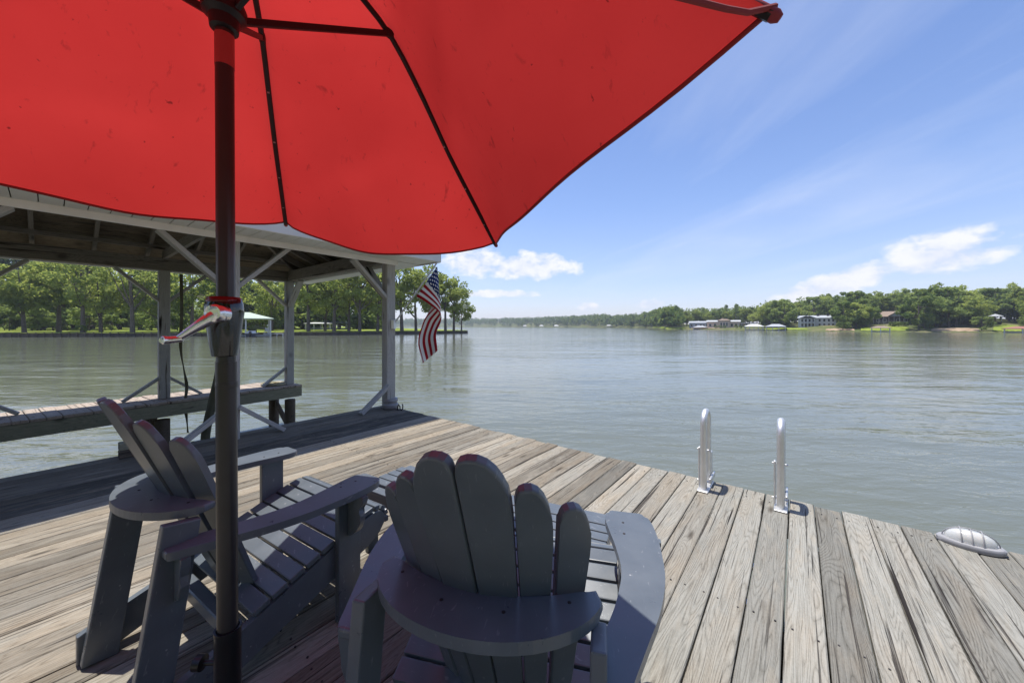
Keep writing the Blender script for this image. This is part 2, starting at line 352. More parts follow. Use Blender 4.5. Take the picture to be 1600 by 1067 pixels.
def beam(name, parent, p0, p1, w, h, mat, bev=0.006, up=(0, 0, 1)):
    """a timber from p0 to p1, its length along local Y"""
    p0, p1 = Vector(p0), Vector(p1); d = p1 - p0
    me = box_me(name, w, d.length, h, bev)
    o = link(name, me, mat, parent)
    y = d.normalized(); upv = Vector(up)
    x = y.cross(upv)
    if x.length < 1e-4: x = y.cross(Vector((1, 0, 0)))
    x.normalize(); z = x.cross(y)
    o.matrix_local = Matrix.Translation((p0 + p1) / 2) @ Matrix((x, y, z)).transposed().to_4x4()
    return o
def prism_me(name, pts, th, bev=0.005, segs=2, smooth=False):
    """outline in local XY, extruded from z=-th/2 to th/2"""
    bm = bmesh.new()
    a = [bm.verts.new((x, y, -th / 2)) for x, y in pts]; b = [bm.verts.new((x, y, th / 2)) for x, y in pts]
    n = len(pts)
    bm.faces.new(a[::-1]); bm.faces.new(b)
    for i in range(n): bm.faces.new((a[i], a[(i + 1) % n], b[(i + 1) % n], b[i]))
    if bev:
        ed = [e for e in bm.edges if abs(e.verts[0].co.z - e.verts[1].co.z) < 1e-6]
        bmesh.ops.bevel(bm, geom=ed, offset=bev, segments=segs, affect='EDGES', profile=0.5)
    return from_bm(name, bm)
def frame(o, origin, x, y, z):
    o.matrix_local = Matrix.Translation(Vector(origin)) @ Matrix((Vector(x), Vector(y), Vector(z))).transposed().to_4x4(); return o
def tube_me(name, path, rad, n=12, closed=False, smooth=True):
    path = [Vector(p) for p in path]; rads = rad if isinstance(rad, (list, tuple)) else [rad] * len(path)
    vs, fs = [], []; L = len(path); ref = None
    for i, p in enumerate(path):
        t = (path[(i + 1) % L] - path[i - 1]) if (closed or 0 < i < L - 1) else (path[1] - path[0] if i == 0 else path[-1] - path[-2])
        t.normalize()
        if ref is None:
            ref = t.cross(Vector((0, 0, 1)));
            if ref.length < 0.1: ref = t.cross(Vector((0, 1, 0)))
        u = (ref - t * ref.dot(t)).normalized(); w = t.cross(u); ref = u
        for k in range(n):
            a = 2 * math.pi * k / n; vs.append(p + (u * math.cos(a) + w * math.sin(a)) * rads[i])
    for i in range(L if closed else L - 1):
        j = (i + 1) % L
        for k in range(n): fs.append((i * n + k, i * n + (k + 1) % n, j * n + (k + 1) % n, j * n + k))
    if not closed: fs += [tuple(range(n))[::-1], tuple((L - 1) * n + k for k in range(n))]
    return mesh(name, vs, fs, smooth)
def lathe_me(name, prof, n=24, sx=1.0, sy=1.0, smooth=True):
    vs, fs = [], []
    for r, z in prof:
        for k in range(n):
            a = 2 * math.pi * k / n; vs.append((r * math.cos(a) * sx, r * math.sin(a) * sy, z))
    for i in range(len(prof) - 1):
        for k in range(n): fs.append((i * n + k, i * n + (k + 1) % n, (i + 1) * n + (k + 1) % n, (i + 1) * n + k))
    fs += [tuple(range(n))[::-1], tuple((len(prof) - 1) * n + k for k in range(n))]
    return mesh(name, vs, fs, smooth)
def arc(cx, cy, r, a0, a1, n, ry=None):
    ry = r if ry is None else ry
    return [(cx + r * math.cos(R(a0 + (a1 - a0) * i / n)), cy + ry * math.sin(R(a0 + (a1 - a0) * i / n))) for i in range(n + 1)]
def catmull(pts, n=6):
    P = [Vector(p) for p in pts]; P = [2 * P[0] - P[1]] + P + [2 * P[-1] - P[-2]]; out = []
    for i in range(1, len(P) - 2):
        for k in range(n):
            t = k / n; a, b, c, d = P[i - 1:i + 3]
            out.append(0.5 * ((2 * b) + (c - a) * t + (2 * a - 5 * b + 4 * c - d) * t * t + (3 * b - a - 3 * c + d) * t ** 3))
    return out + [P[-2]]
TH = R(38.1); SN, CS = math.sin(TH), math.cos(TH)
def D(s, t, z=0.0):                                       # dock frame: s along the boards, t across to the right
    return Vector((s * SN + t * CS, s * CS - t * SN, z))
def px(u, v, z=0.0):                                      # photo pixel of a point known to lie at height z
    d = FPX * (CAMH - z) / (v - HZ); return Vector(((u - 800) / FPX * d, d, z))
WZ = -0.95                                                # water level

# ------------------------------------------------------------------ lake
wm = mesh('lake', [(-2600, -200, 0), (2600, -200, 0), (2600, 1900, 0), (-2600, 1900, 0)], [(0, 1, 2, 3)])
lake = struct(link('lake', wm, M['water'], None, (0, 0, WZ)))

# ------------------------------------------------------------------ shores
UL = [-900, -300, 0, 240, 390, 600, 700, 729]; DL = [52, 66, 73.5, 78, 83, 96, 110, 119]
def shoreL(u): return float(np.interp(u, UL, DL))
def ptL(u, inl, z=None):
    d = shoreL(u) + inl; return Vector(((u - 800) / FPX * d, d, (-0.17 + 0.012 * inl) if z is None else z))
us = list(np.linspace(-900, 729, 60)); inls = [0, 4, 12, 30, 60, 110, 170]
vs, fs = [], []
for u in us:
    lim = float(np.interp(u, [450, 640, 729], [1, 0.28, 0.05]))
    for i in inls: vs.append(ptL(u, i * lim))
    vs.append(ptL(u, inls[-1] * lim + 1, WZ - 0.5))
k = len(inls) + 1
for a in range(len(us) - 1):
    for b in range(k - 1): fs.append((a * k + b, (a + 1) * k + b, (a + 1) * k + b + 1, a * k + b + 1))
struct(link('grass_bank', mesh('grass_bank', vs, fs, True), M['grass']))
sw = thing('seawall', 'long dark timber seawall holding up the grass bank', 'seawall', ptL(300, -0.2, WZ))
o0 = Vector(sw.location)
def strip(name, z0, z1, off0, off1, mat):
    v, f = [], []
    ul = list(np.linspace(-900, 731, 70))
    for u in ul:
        for off, z in ((off0, z0), (off0, z1), (off1, z1), (off1, z0)): v.append(ptL(u, off, z) - o0)
    for a in range(len(ul) - 1):
        for b in range(4): f.append((a * 4 + b, a * 4 + (b + 1) % 4, (a + 1) * 4 + (b + 1) % 4, (a + 1) * 4 + b))
    f += [(0, 1, 2, 3), tuple(len(v) - 4 + i for i in (3, 2, 1, 0))]
    return link(name, mesh(name, v, f), mat, sw)
strip('wall_face', WZ - 0.6, -0.20, -0.22, 0.02, M['wallwood'])
strip('cap', -0.20, -0.13, -0.30, 0.10, M['wallwood'])
pile_me = lathe_me('pile', [(0.11, -0.6), (0.11, 0.88), (0.07, 0.93)], 8)
for u in np.linspace(-60, 726, 62): link('pile', pile_me, M['wallwood'], sw, ptL(u, -0.36, WZ) - o0)

KU = [300, 600, 740, 900, 1000, 1040, 1100, 1200, 1300, 1450, 1600, 2000, 2600]
KD = [1500, 1400, 1250, 800, 500, 270, 250, 198, 156, 139, 128, 108, 90]
def shoreR(u): return float(np.interp(u, KU, KD))
def zR(u, inl):
    g = float(np.interp(u, [700, 1000, 1080, 1180, 1260, 1400, 1700], [0.17, 0.11, 0.04, 0.05, 0.075, 0.10, 0.085]))
    return WZ + 0.45 * (1 - math.exp(-inl / 1.2)) + g * min(inl, 60) + 0.25 * g * max(0, inl - 60)
def ptR(u, inl, z=None):
    d = shoreR(u) + inl; return Vector(((u - 800) / FPX * d, d, zR(u, inl) if z is None else z))
us = list(np.linspace(300, 1000, 40)) + list(np.linspace(1010, 1700, 90)) + list(np.linspace(1720, 2600, 24)); inls = [-1.5, 0, 1, 3, 8, 16, 28, 45, 70, 110, 180, 300]
vs, fs = [], []
for u in us:
    for i in inls:
        p = ptR(u, max(i, 0)) if i >= 0 else ptR(u, i, WZ - 0.6)
        if i > 1: p.z += 0.25 * math.sin(u * 0.11 + i * 0.4) * min(1, i / 10)
        vs.append(p)
k = len(inls)
for a in range(len(us) - 1):
    for b in range(k - 1): fs.append((a * k + b, (a + 1) * k + b, (a + 1) * k + b + 1, a * k + b + 1))
struct(link('hillside', mesh('hillside', vs, fs, True), M['hill']))
# worn bare banks and lawns by the water (thin patches with their own outline, laid on the slope)
def patch(name, u0, u1, i0, i1, mat):
    v, f = [], []; n = 14
    for a in range(n + 1):
        u = u0 + (u1 - u0) * a / n; e = math.sin(math.pi * a / n) ** 0.5
        for b in range(6):
            i = i0 + (i1 - i0) * b / 5 * (0.55 + 0.45 * e) + 0.4 * math.sin(a * 2.1 + b)
            p = ptR(u, max(i, 0.3)); p.z += 0.30 * min(1, max(i, .3) / 8) + 0.05; v.append(p)
    for a in range(n):
        for b in range(5): f.append((a * 6 + b, (a + 1) * 6 + b, (a + 1) * 6 + b + 1, a * 6 + b + 1))
    struct(link(name, mesh(name, v, f, True), mat))
patch('lawn', 1020, 1070, 1, 14, M['grass']); patch('lawn', 1195, 1262, 1.5, 10, M['grass']); patch('lawn', 1345, 1420, 1.2, 15, M['grass']); patch('lawn', 1552, 1596, 1.5, 22, M['grass'])
patch('earth_bank', 1080, 1125, 6, 13, M['sand']); patch('earth_bank', 1290, 1335, 1, 7, M['sand']); patch('earth_bank', 1455, 1530, 1, 9, M['sand'])

# ------------------------------------------------------------------ trees
def crown_arrays(rs, centers, radii, per, leaf):
    n = len(centers) * per
    c = np.repeat(centers, per, 0); r = np.repeat(radii, per)
    d = rs.normal(size=(n, 3)); d /= np.linalg.norm(d, axis=1)[:, None]
    p = c + d * (r * rs.uniform(0.35, 1.0, n) ** 0.6)[:, None] * np.array([1, 1, 0.72])
    nr = d * 0.6 + rs.normal(size=(n, 3)) * 0.7 + np.array([0, 0, 0.5]); nr /= np.linalg.norm(nr, axis=1)[:, None]
    t = np.cross(nr, rs.normal(size=(n, 3))); t /= np.linalg.norm(t, axis=1)[:, None]; b = np.cross(nr, t)
    s = (leaf * rs.uniform(0.6, 1.25, n))[:, None]
    q = np.stack([p - t * s, p - b * s * 0.55, p + t * s, p + b * s * 0.55], 1)
    return q.reshape(-1, 3)
def quads_mesh(name, V):
    n = len(V) // 4; me = bpy.data.meshes.new(name); me.vertices.add(len(V)); me.vertices.foreach_set('co', V.astype(np.float32).ravel())
    me.loops.add(len(V)); me.loops.foreach_set('vertex_index', np.arange(len(V), dtype=np.int32))
    me.polygons.add(n); me.polygons.foreach_set('loop_start', np.arange(0, len(V), 4, dtype=np.int32))
    me.update(calc_edges=True); return me
def limbs_mesh(name, H, r0, ends, lean, fork):
    vs, fs = [], []
    def seg(path, rads, n=7):
        base = len(vs); ref = Vector((1, 0, 0))
        for i, p in enumerate(path):
            t = (path[min(i + 1, len(path) - 1)] - path[max(i - 1, 0)]).normalized(); u = (ref - t * ref.dot(t)).normalized(); w = t.cross(u)
            for k in range(n): a = 2 * math.pi * k / n; vs.append(p + (u * math.cos(a) + w * math.sin(a)) * rads[i])
        for i in range(len(path) - 1):
            for k in range(n): fs.append((base + i * n + k, base + i * n + (k + 1) % n, base + (i + 1) * n + (k + 1) % n, base + (i + 1) * n + k))
    top = Vector((lean[0], lean[1], H * 0.86)); pts = [Vector((0, 0, -0.6)), Vector((0, 0, 0.0)), Vector((lean[0] * .2, lean[1] * .2, H * .25)), Vector((lean[0] * .55, lean[1] * .55, H * .55)), top]
    seg(pts, [r0 * 1.5, r0 * 1.15, r0 * 0.85, r0 * 0.5, r0 * 0.12], 8)
    for e in ends:
        f = random.uniform(fork, 0.75); st = Vector((lean[0] * f, lean[1] * f, H * f * 0.86)); e = Vector(e); mid = (st + e) / 2 + Vector((0, 0, -0.04 * H))
        seg([st, mid, e], [r0 * 0.42, r0 * 0.26, r0 * 0.08], 5)
    return mesh(name, vs, fs, True)
def broad_tree(seed, H, W, base, nclump=34, per=110, leaf=0.34):
    rs = np.random.default_rng(seed); random.seed(seed)
    cs, rd = [], []
    zc, hz = (base + 1) / 2 * H, (1 - base) / 2 * H
    while len(cs) < nclump:
        d = rs.normal(size=3); d /= np.linalg.norm(d); rr = rs.uniform(0.35, 1.0) ** 0.5
        z = d[2] * rr; prof = 1.0 - 0.28 * max(0, z) - 0.10 * max(0, -z)
        p = np.array([d[0] * rr * W * prof, d[1] * rr * W * prof, zc + z * hz * 0.88]) ; p[:2] += rs.normal(size=2) * 0.08 * W
        cs.append(p); rd.append(W * rs.uniform(0.20, 0.36))
    cs = np.array(cs); rd = np.array(rd)
    V = crown_arrays(rs, cs, rd, per, leaf)
    ends = [cs[i] for i in rs.choice(len(cs), 10, replace=False)]
    return (limbs_mesh('trunk', H, 0.022 * H, ends, (rs.normal() * 0.3, rs.normal() * 0.3), base * 0.8), quads_mesh('crown', V))
def pine_tree(seed, H, W, base, nclump=26, per=90, leaf=0.32):
    rs = np.random.default_rng(seed); random.seed(seed)
    cs, rd = [], []
    for i in range(nclump):
        f = base + (1 - base) * (i + 0.5) / nclump; a = rs.uniform(0, 6.28); rr = W * (1.08 - 0.75 * ((f - base) / (1 - base))) * rs.uniform(0.25, 1.0)
        cs.append([math.cos(a) * rr, math.sin(a) * rr, H * f * 0.95 + 0.5]); rd.append(W * rs.uniform(0.24, 0.4))
    cs = np.array(cs); V = crown_arrays(rs, cs, np.array(rd), per, leaf)
    return (limbs_mesh('trunk', H, 0.017 * H, [c for c in cs[::2]], (rs.normal() * 0.2, rs.normal() * 0.2), base * 0.9), quads_mesh('crown', V))
kinds = {
    'oak': [broad_tree(s, 13, 5.2, 0.26) for s in (1, 2, 3)],
    'tall': [broad_tree(s, 18, 5.0, 0.30, 40, 110, 0.38) for s in (11, 12)],
    'airy': [broad_tree(s, 14, 4.4, 0.34, 24, 80, 0.30) for s in (21, 22, 23)],
    'pine': [pine_tree(s, 20, 3.4, 0.45) for s in (31, 32)],
    'wood': [broad_tree(s, 14, 4.8, 0.10, 30, 100, 0.46) for s in (41, 42, 43, 44)],
    'bush': [broad_tree(s, 4.5, 2.6, 0.03, 14, 90, 0.26) for s in (51, 52)],
}
def put_tree(kind, var, loc, sc, rz, label, group=None, mat="leaf", sz=1.0, name='broadleaf_tree'):
    tr, cr = kinds[kind][var % len(kinds[kind])]
    t = thing(name, label, 'tree' if kind != 'bush' else 'bush', loc, rz, group); t.scale = (sc, sc, sc * sz)
    link('trunk', tr, M['bark'], t); c = link('crown', cr, None, t)
    if not cr.materials: cr.materials.append(M[mat])
    c.color = (1, 1, 1, 1)
    return t
rnd = random.Random(5)
LFT = {'oak': 'broad round-crowned tree along the seawall on the grass bank', 'tall': 'tall full-crowned tree standing back from the seawall on the grass bank', 'airy': 'slender open-crowned tree close behind the seawall on the grass bank'}
LFG = {'oak': 'round-crowned trees on the grass bank', 'tall': 'tall full-crowned trees on the grass bank', 'airy': 'slender trees close behind the seawall'}
for i, (u, inl, kd, sc) in enumerate([(-210, 6, 'oak', 1.0), (-120, 9, 'tall', .9), (-40, 5, 'oak', 1.05), (38, 7, 'oak', 0.98), (92, 12, 'tall', .85), (130, 6, 'airy', 1.0), (158, 9, 'oak', .95), (207, 5, 'airy', 1.05), (250, 11, 'oak', .95), (300, 8, 'oak', 1.02), (345, 15, 'tall', .9),
        (425, 22, 'oak', 1.0), (482, 9, 'tall', .86), (508, 13, 'oak', .98), (522, 6, 'airy', 1.1), (545, 9, 'oak', 1.0), (562, 5, 'airy', 1.05), (590, 7, 'oak', 1.05), (628, 5, 'airy', 1.2), (650, 6, 'oak', 1.1), (672, 5, 'airy', 1.15)]):
    put_tree(kd, i, ptL(u, inl), sc * 1.28, rnd.uniform(0, 6.28), LFT[kd], LFG[kd])
put_tree('tall', 0, ptL(696, 2.5), 0.98, 1.0, 'tallest clumpy-crowned tree near the tip of the grass point')
put_tree('airy', 2, ptL(709, 2.0), 1.22, 2.0, 'middle-height open tree second from the tip of the grass point')
put_tree('oak', 1, ptL(721, 1.6), 0.80, 0.4, 'small round tree standing last at the tip of the grass point')
bk = 0
while bk < 62:
    u = rnd.uniform(-420, 610); inl = rnd.uniform(28, 75)
    if u > 420 and (inl > 45 or rnd.random() < 0.5): continue
    put_tree(rnd.choice(['wood', 'tall', 'wood', 'pine']), bk, ptL(u, inl), rnd.uniform(1.2, 1.6), rnd.uniform(0, 6.28),
             'dark dense tree in the wood behind the grass bank', 'trees of the wood behind the grass bank', 'leaf_far'); bk += 1
for i in range(46):
    u = rnd.uniform(-250, 430); put_tree('bush', i, ptL(u, rnd.uniform(20, 34)), rnd.uniform(1.0, 1.6), rnd.uniform(0, 6), 'dark understorey bush below the trees of the grass bank', 'understorey bushes on the grass bank', 'leaf_far', name='bush')
put_tree('bush', 0, ptL(125, 4), 0.42, 1, 'small bright shrub at the seawall edge of the grass bank', None, 'leaf', name='bush')

# right shore: individual trees up the slope
keep = [(1018, 1090, 0, 22), (1072, 1188, 0, 46), (1240, 1308, 0, 46), (1362, 1424, 0, 46), (1466, 1530, 0, 13), (1538, 1602, 0, 34), (1335, 1372, 0, 7), (1190, 1240, 0, 9)]
placed = []
RT = {'wood': ('bushy tree with crown to the ground in the opposite hillside wood', 'bushy low-crowned trees of the opposite hillside wood'),
      'oak': ('round-crowned tree on a clear trunk in the opposite hillside wood', 'round-crowned trees of the opposite hillside wood'),
      'tall': ('tall full-crowned tree rising in the opposite hillside wood', 'tall trees of the opposite hillside wood'),
      'pine': ('tall narrow pine rising in the opposite hillside wood', 'pines of the opposite hillside wood')}
def free(p, dmin): return all((p - q).length > dmin for q in placed)
tries = 0; cnt = 0
while cnt < 230 and tries < 9000:
    tries += 1
    u = rnd.uniform(1005, 1720); inl = rnd.uniform(2.5, 80) if u < 1640 else rnd.uniform(2, 50)
    m = 320 / (shoreR(u) + inl) * 5
    if any(a - m < u < b + m and c <= inl <= d for a, b, c, d in keep): continue
    p = ptR(u, inl)
    if not free(p, 4.6 if inl < 40 else 6.5): continue
    placed.append(p); cnt += 1
    kd = rnd.choice(['wood', 'wood', 'oak', 'wood', 'tall', 'pine' if u < 1190 else 'wood'] if inl > 20 else ['wood', 'oak', 'oak', 'wood'])
    sc = rnd.uniform(0.72, 1.05) * (0.85 if kd in ('tall', 'pine') else 1.0)
    sc *= 1.0 if u < 1190 else 1.22
    put_tree(kd, cnt, p, sc, rnd.uniform(0, 6.28), RT[kd][0], RT[kd][1], 'leaf_far')
put_tree('bush', 1, ptR(1534, 2.5), 1.25, 0, 'round bushy tree at the water below the opposite hillside gazebo', None, 'leaf_far', name='bush')
for u, inl, sc in ((1396, 13, .62), (1404, 13, .62), (1412, 13, .6)):
    put_tree('bush', 0, ptR(u, inl), sc, u, 'clipped dark hedge bush on the lawn below the brown-roofed house', 'hedge bushes below the brown-roofed house', 'leaf_far', name='bush')
for u in (1118, 1125, 1132, 1150, 1157, 1164):
    put_tree('bush', 1, ptR(u, 8), .5, u, 'low hedge bush in front of the long tan house', 'hedge bushes in front of the long tan house', 'leaf_far', name='bush')
nb = 0
while nb < 90:
    u = rnd.uniform(1005, 1680); inl = rnd.uniform(1.5, 30); m = 8
    if any(a - m < u < b + m and c <= inl <= d for a, b, c, d in keep): continue
    nb += 1
    put_tree('bush', nb, ptR(u, inl), rnd.uniform(.7, 1.25), rnd.uniform(0, 6), 'low green bush under the trees of the opposite shore', 'bushes under the trees of the opposite shore', 'leaf_far', name='bush')
# far-off woods that read as one mass
def far_wood(name, gen, n, leaf, per, seed):
    rs = np.random.default_rng(seed); rr = random.Random(seed); allv = []
    for _ in range(n):
        p, h = gen(rr); w = h * rr.uniform(0.26, 0.36)
        k = 7; d = rs.normal(size=(k, 3)); d /= np.linalg.norm(d, axis=1)[:, None]
        cs = np.array(p) + np.array([0, 0, h * 0.55]) + d * np.array([w * .6, w * .6, h * 0.34])
        allv.append(crown_arrays(rs, cs, np.full(k, w * 0.55), per, leaf))
    o = link(name, quads_mesh(name, np.concatenate(allv)), M['leaf_far']); o['kind'] = 'stuff'; return o
def g1(rr):
    u = rr.uniform(480, 1060); i = rr.uniform(2, 90) * (1 + (shoreR(u) - 250) / 600); return ptR(u, i), rr.uniform(12, 18) * (1.25 if u < 950 else 1.0)
tag(far_wood('far_wood', g1, 1500, 1.5, 14, 3), 'distant hazy wood along the far shore of the lake', 'wood')
def g0(rr):
    u = rr.uniform(-420, 600); i = rr.uniform(70, 120) if u < 420 else rr.uniform(34, 48); return ptL(u, i) - Vector((0, 0, 2.5)), rr.uniform(14, 20)
tag(far_wood('back_wood', g0, 260, 0.9, 34, 6), 'dark wood closing the view behind the grass bank trees', 'wood')
def g2(rr):
    u = rr.uniform(1040, 1760); i = rr.uniform(78, 170); return ptR(u, i), rr.uniform(13, 19)
tag(far_wood('hilltop_wood', g2, 420, 0.9, 26, 4), 'dense wood covering the top of the opposite hillside', 'wood')

# unseen shore behind the viewer, added with its trees to cut sky light
v = [(-60, -16, WZ - .6), (60, -16, WZ - .6), (60, -18, -.1), (-60, -18, -.1), (60, -60, 2.0), (-60, -60, 2.0)]
struct(link('sky_blocker_shore', mesh('sky_blocker_shore', v, [(0, 1, 2, 3), (3, 2, 4, 5)]), M['grass']))
for i in range(16):
    put_tree('wood' if i % 3 else 'tall', i, Vector((-37 + i * 5 + rnd.uniform(-1.5, 1.5), rnd.uniform(-27, -20), 0.1)), rnd.uniform(.95, 1.2), rnd.uniform(0, 6), 'unseen tree added behind the dock to block sky light', 'unseen trees added behind the dock to block sky light', 'leaf_far')

# ------------------------------------------------------------------ buildings on the shores
def hip_me(name, w, d, h, over=0.5, ridge=0.45, th=0.15):
    x, y = w / 2 + over, d / 2 + over; rx = max(x - y, 0) if ridge is None else x * ridge
    v = [(-x, -y, 0), (x, -y, 0), (x, y, 0), (-x, y, 0), (-x, -y, th), (x, -y, th), (x, y, th), (-x, y, th), (-rx, 0, h + th), (rx, 0, h + th)]
    f = [(3, 2, 1, 0), (0, 1, 5, 4), (1, 2, 6, 5), (2, 3, 7, 6), (3, 0, 4, 7), (4, 5, 9, 8), (6, 7, 8, 9), (5, 6, 9), (7, 4, 8)]
    return mesh(name, v, f)
def gable_me(name, w, d, h, over=0.5, th=0.2):
    x, y = w / 2 + over, d / 2 + over
    v = [(-x, -y, 0), (x, -y, 0), (x, y, 0), (-x, y, 0), (-x, -y, th), (x, -y, th), (x, y, th), (-x, y, th), (-x, 0, h + th), (x, 0, h + th), (-x, 0, h), (x, 0, h)]
    f = [(0, 1, 11, 10), (3, 10, 11, 2), (4, 8, 9, 5), (7, 6, 9, 8), (0, 4, 5, 1), (3, 2, 6, 7), (0, 10, 8, 4), (3, 7, 8, 10), (1, 5, 9, 11), (2, 11, 9, 6)]
    return mesh(name, v, f)
def bx(name, par, cx, cy, z0, sx, sy, sz, mat): return link(name, box_me(name, sx, sy, sz, 0.0), mat, par, (cx, cy, z0 + sz / 2))
def windows(par, xs, y, z0, w, h):
    for x in xs:
        f = bx('window', par, x, y, z0, w, 0.12, h, M['white'])
        link('pane', box_me('pane', w - 0.24, 0.06, h - 0.24, 0), M['window'], f, (0, -0.05, 0))
def shelter(label, u, d, w, dp, eave, h, roofmat, zbase, cat='boathouse', name='boathouse', posts=4, group=None, ridge=0.35):
    p = Vector(((u - 800) / FPX * d, d, zbase)); t = thing(name, label, cat, p, -math.atan2(p.x, p.y), group)
    link('roof', hip_me('roof', w, dp, h, 0.6, ridge), roofmat, t, (0, 0, eave))
    for i in range(posts):
        for s in (-1, 1): bx('post', t, -w / 2 + w * i / (posts - 1), s * dp / 2, -0.6, 0.25, 0.25, eave + 0.6, M['white'])
    bx('deck', t, 0, 0, 0.1, w, dp, 0.25, M['post'])
    return t
# across the lake on the right
SHOR = 'boathouses'
shelter('small pale-roofed boat dock below the long tan house', 1094, 256, 8, 6, 1.6, 0.9, M['paleroof'], WZ, posts=3)
t = shelter('white-roofed boathouse with white railings on the opposite shore', 1178, 203, 8.2, 7, 2.1, 1.3, M['white'], WZ, posts=5)
for s in (-1, 1):
    bx('railing', t, 0, s * 3.5, 0.8, 8.0, 0.08, 0.15, M['white'])
shelter('grey-roofed open boathouse beside the white-roofed one', 1212, 192, 8, 7, 2.0, 1.3, M['greyroof'], WZ, posts=4)
t = shelter('small brown-roofed boathouse below the brown-roofed house', 1376, 143, 5.0, 5, 1.5, 0.7, M['brownroof'], WZ, posts=3)
shelter('rusty red-roofed boathouse at the end of the opposite shore', 1598, 126, 7.5, 6, 1.3, 0.8, M['redroof'], WZ, posts=3)
# long tan house
p = ptR(1130, 24); t = thing('lake_house', 'long low tan house with pink arches and white veranda on opposite shore', 'house', p, -math.atan2(p.x, p.y))
bx('wall', t, 0, 0, -0.5, 20, 9, 4.3, M['tan']); link('roof', gable_me('roof', 20, 9, 1.1), M['paleroof'], t, (0, 0, 3.8))
bx('tower', t, 0.5, -2.5, -0.4, 7, 6, 5.2, M['tan']); link('tower_roof', hip_me('tower_roof', 7, 6, 0.9, .4), M['brownroof'], t, (0.5, -2.5, 4.8))
bx('chimney', t, -0.5, -1, 5, 1.2, 1.2, 1.6, M['tan'])
bx('wing', t, -16, 0.5, -0.5, 11, 8, 3.6, M['bluegrey']); link('wing_roof', gable_me('wing_roof', 11, 8, 1.2), M['greyroof'], t, (-16, .5, 3.1))
bx('veranda_roof', t, 14, -3, 2.9, 11, 5, 0.3, M['white'])
for i in range(6): bx('column', t, 9 + i * 2.0, -5.2, -0.5, 0.35, 0.35, 3.4, M['white'])
bx('wing', t, 14, 1, -0.5, 10, 6, 3.3, M['tan'])
windows(t, (-8, -5, 5.2, 7.6), -4.52, 0.6, 1.5, 2.0); windows(t, (-1.2, 0.5, 2.2), -5.52, 0.8, 1.1, 2.6); windows(t, (-20, -17, -14, -12), -3.55, 0.6, 1.5, 1.8); windows(t, (11, 14, 17), -2.05, 0.4, 1.6, 2.1)
# white two-storey house
p = ptR(1276, 26); t = thing('lake_house', 'white two-storey house with gabled columned porch on opposite shore', 'house', p, -math.atan2(p.x, p.y))
bx('wall', t, 0, 0, -1, 15, 8, 5.0, M['white']); link('roof', gable_me('roof', 15, 8, 1.3, .4), M['greyroof'], t, (0, 0, 4.0))
g = link('porch_roof', gable_me('porch_roof', 5, 6.5, 1.5, .3), M['greyroof'], t, (-3.6, -4.2, 3.9)); g.rotation_euler = (0, 0, R(90))
bx('porch_floor', t, -3.6, -5.2, 1.4, 6, 3, 0.25, M['white'])
for i in range(5): bx('column', t, -6.3 + i * 1.35, -6.6, -1, 0.3, 0.3, 4.9, M['white'])
for x in (0.5, 4.5): bx('chimney', t, x, -1, 4.6, 0.9, 0.9, 1.6, M['darkwall'])
windows(t, (-6, -4.4, -2.8, -1.2, 1.2, 3, 4.8, 6.4), -4.03, 2.1, 1.0, 1.5); windows(t, (-6, -4.4, -2.8, -1.2, 1.2, 3, 4.8, 6.4), -4.03, -0.3, 1.0, 1.6)
# brown-roofed house
p = ptR(1393, 33); t = thing('lake_house', 'large dark house with wide brown gabled roof and screened porch on hillside', 'house', p, -math.atan2(p.x, p.y))
bx('wall', t, 0, 0, -1.5, 12.5, 8, 4.6, M['darkwall']); link('roof', gable_me('roof', 12.5, 8, 2.6, .6), M['brownroof'], t, (0, 0, 3.1))
g = link('gable', gable_me('gable', 5, 4.4, 1.7, .3), M['brownroof'], t, (1.4, -2.8, 3.4)); g.rotation_euler = (0, 0, R(90))
v = [(-2.1, 0, 0), (2.1, 0, 0), (0, 0, 1.5)]; link('gable_wall', mesh('gable_wall', v + [(a, .15, c) for a, b, c in v], [(0, 1, 2), (5, 4, 3), (0, 3, 4, 1), (1, 4, 5, 2), (2, 5, 3, 0)]), M['greyroof'], t, (1.4, -5.2, 3.4))
bx('porch_rail', t, 0, -5.9, 0.8, 12.5, 0.1, 0.12, M['post']); bx('porch_floor', t, 0, -5, -0.2, 12.5, 2.2, 0.25, M['post'])
for i in range(8): bx('porch_post', t, -6.1 + i * 1.74, -5.9, -1.8, 0.16, 0.16, 5.0, M['post'])
windows(t, (-4.6, -2.4, 2.2, 4.6), -4.03, 0.6, 1.3, 1.6)
# gazebo
p = ptR(1555, 26); t = thing('gazebo', 'small dark two-level gazebo on the lawn of the opposite hillside', 'gazebo', p, -0.9)
link('roof', hip_me('roof', 3.6, 3.6, 1.0, .4, 0.0), M['greyroof'], t, (0, 0, 3.6)); bx('floor', t, 0, 0, 1.3, 3.6, 3.6, .2, M['darkwall']); bx('lower_room', t, 0, 0, -0.6, 3.2, 3.2, 1.88, M['darkwall'])
for a in (-1, 1):
    for b in (-1, 1): bx('post', t, a * 1.6, b * 1.6, 1.5, .15, .15, 2.1, M['white'])
p = ptR(1474, 24); t = thing('cottage', 'small pale cottage half hidden between trees on the opposite hillside', 'house', p, -.9)
bx('wall', t, 0, 0, -.6, 5, 5, 3.4, M['white']); link('roof', gable_me('roof', 5, 5, 1.3, .4), M['greyroof'], t, (0, 0, 2.8)); windows(t, (-1.2, 1.2), -2.53, .6, 1.0, 1.3)
# tiny white boathouses on the far shore
for u, dd, w in ((846, 905, 11), (869, 860, 12), (952, 640, 9), (820, 985, 10)):
    shelter('tiny white boathouse in front of the far shore wood', u, dd, w, 7, 3.2, 2.2, M['white'], WZ, posts=3, group='tiny white boathouses on the far shore')
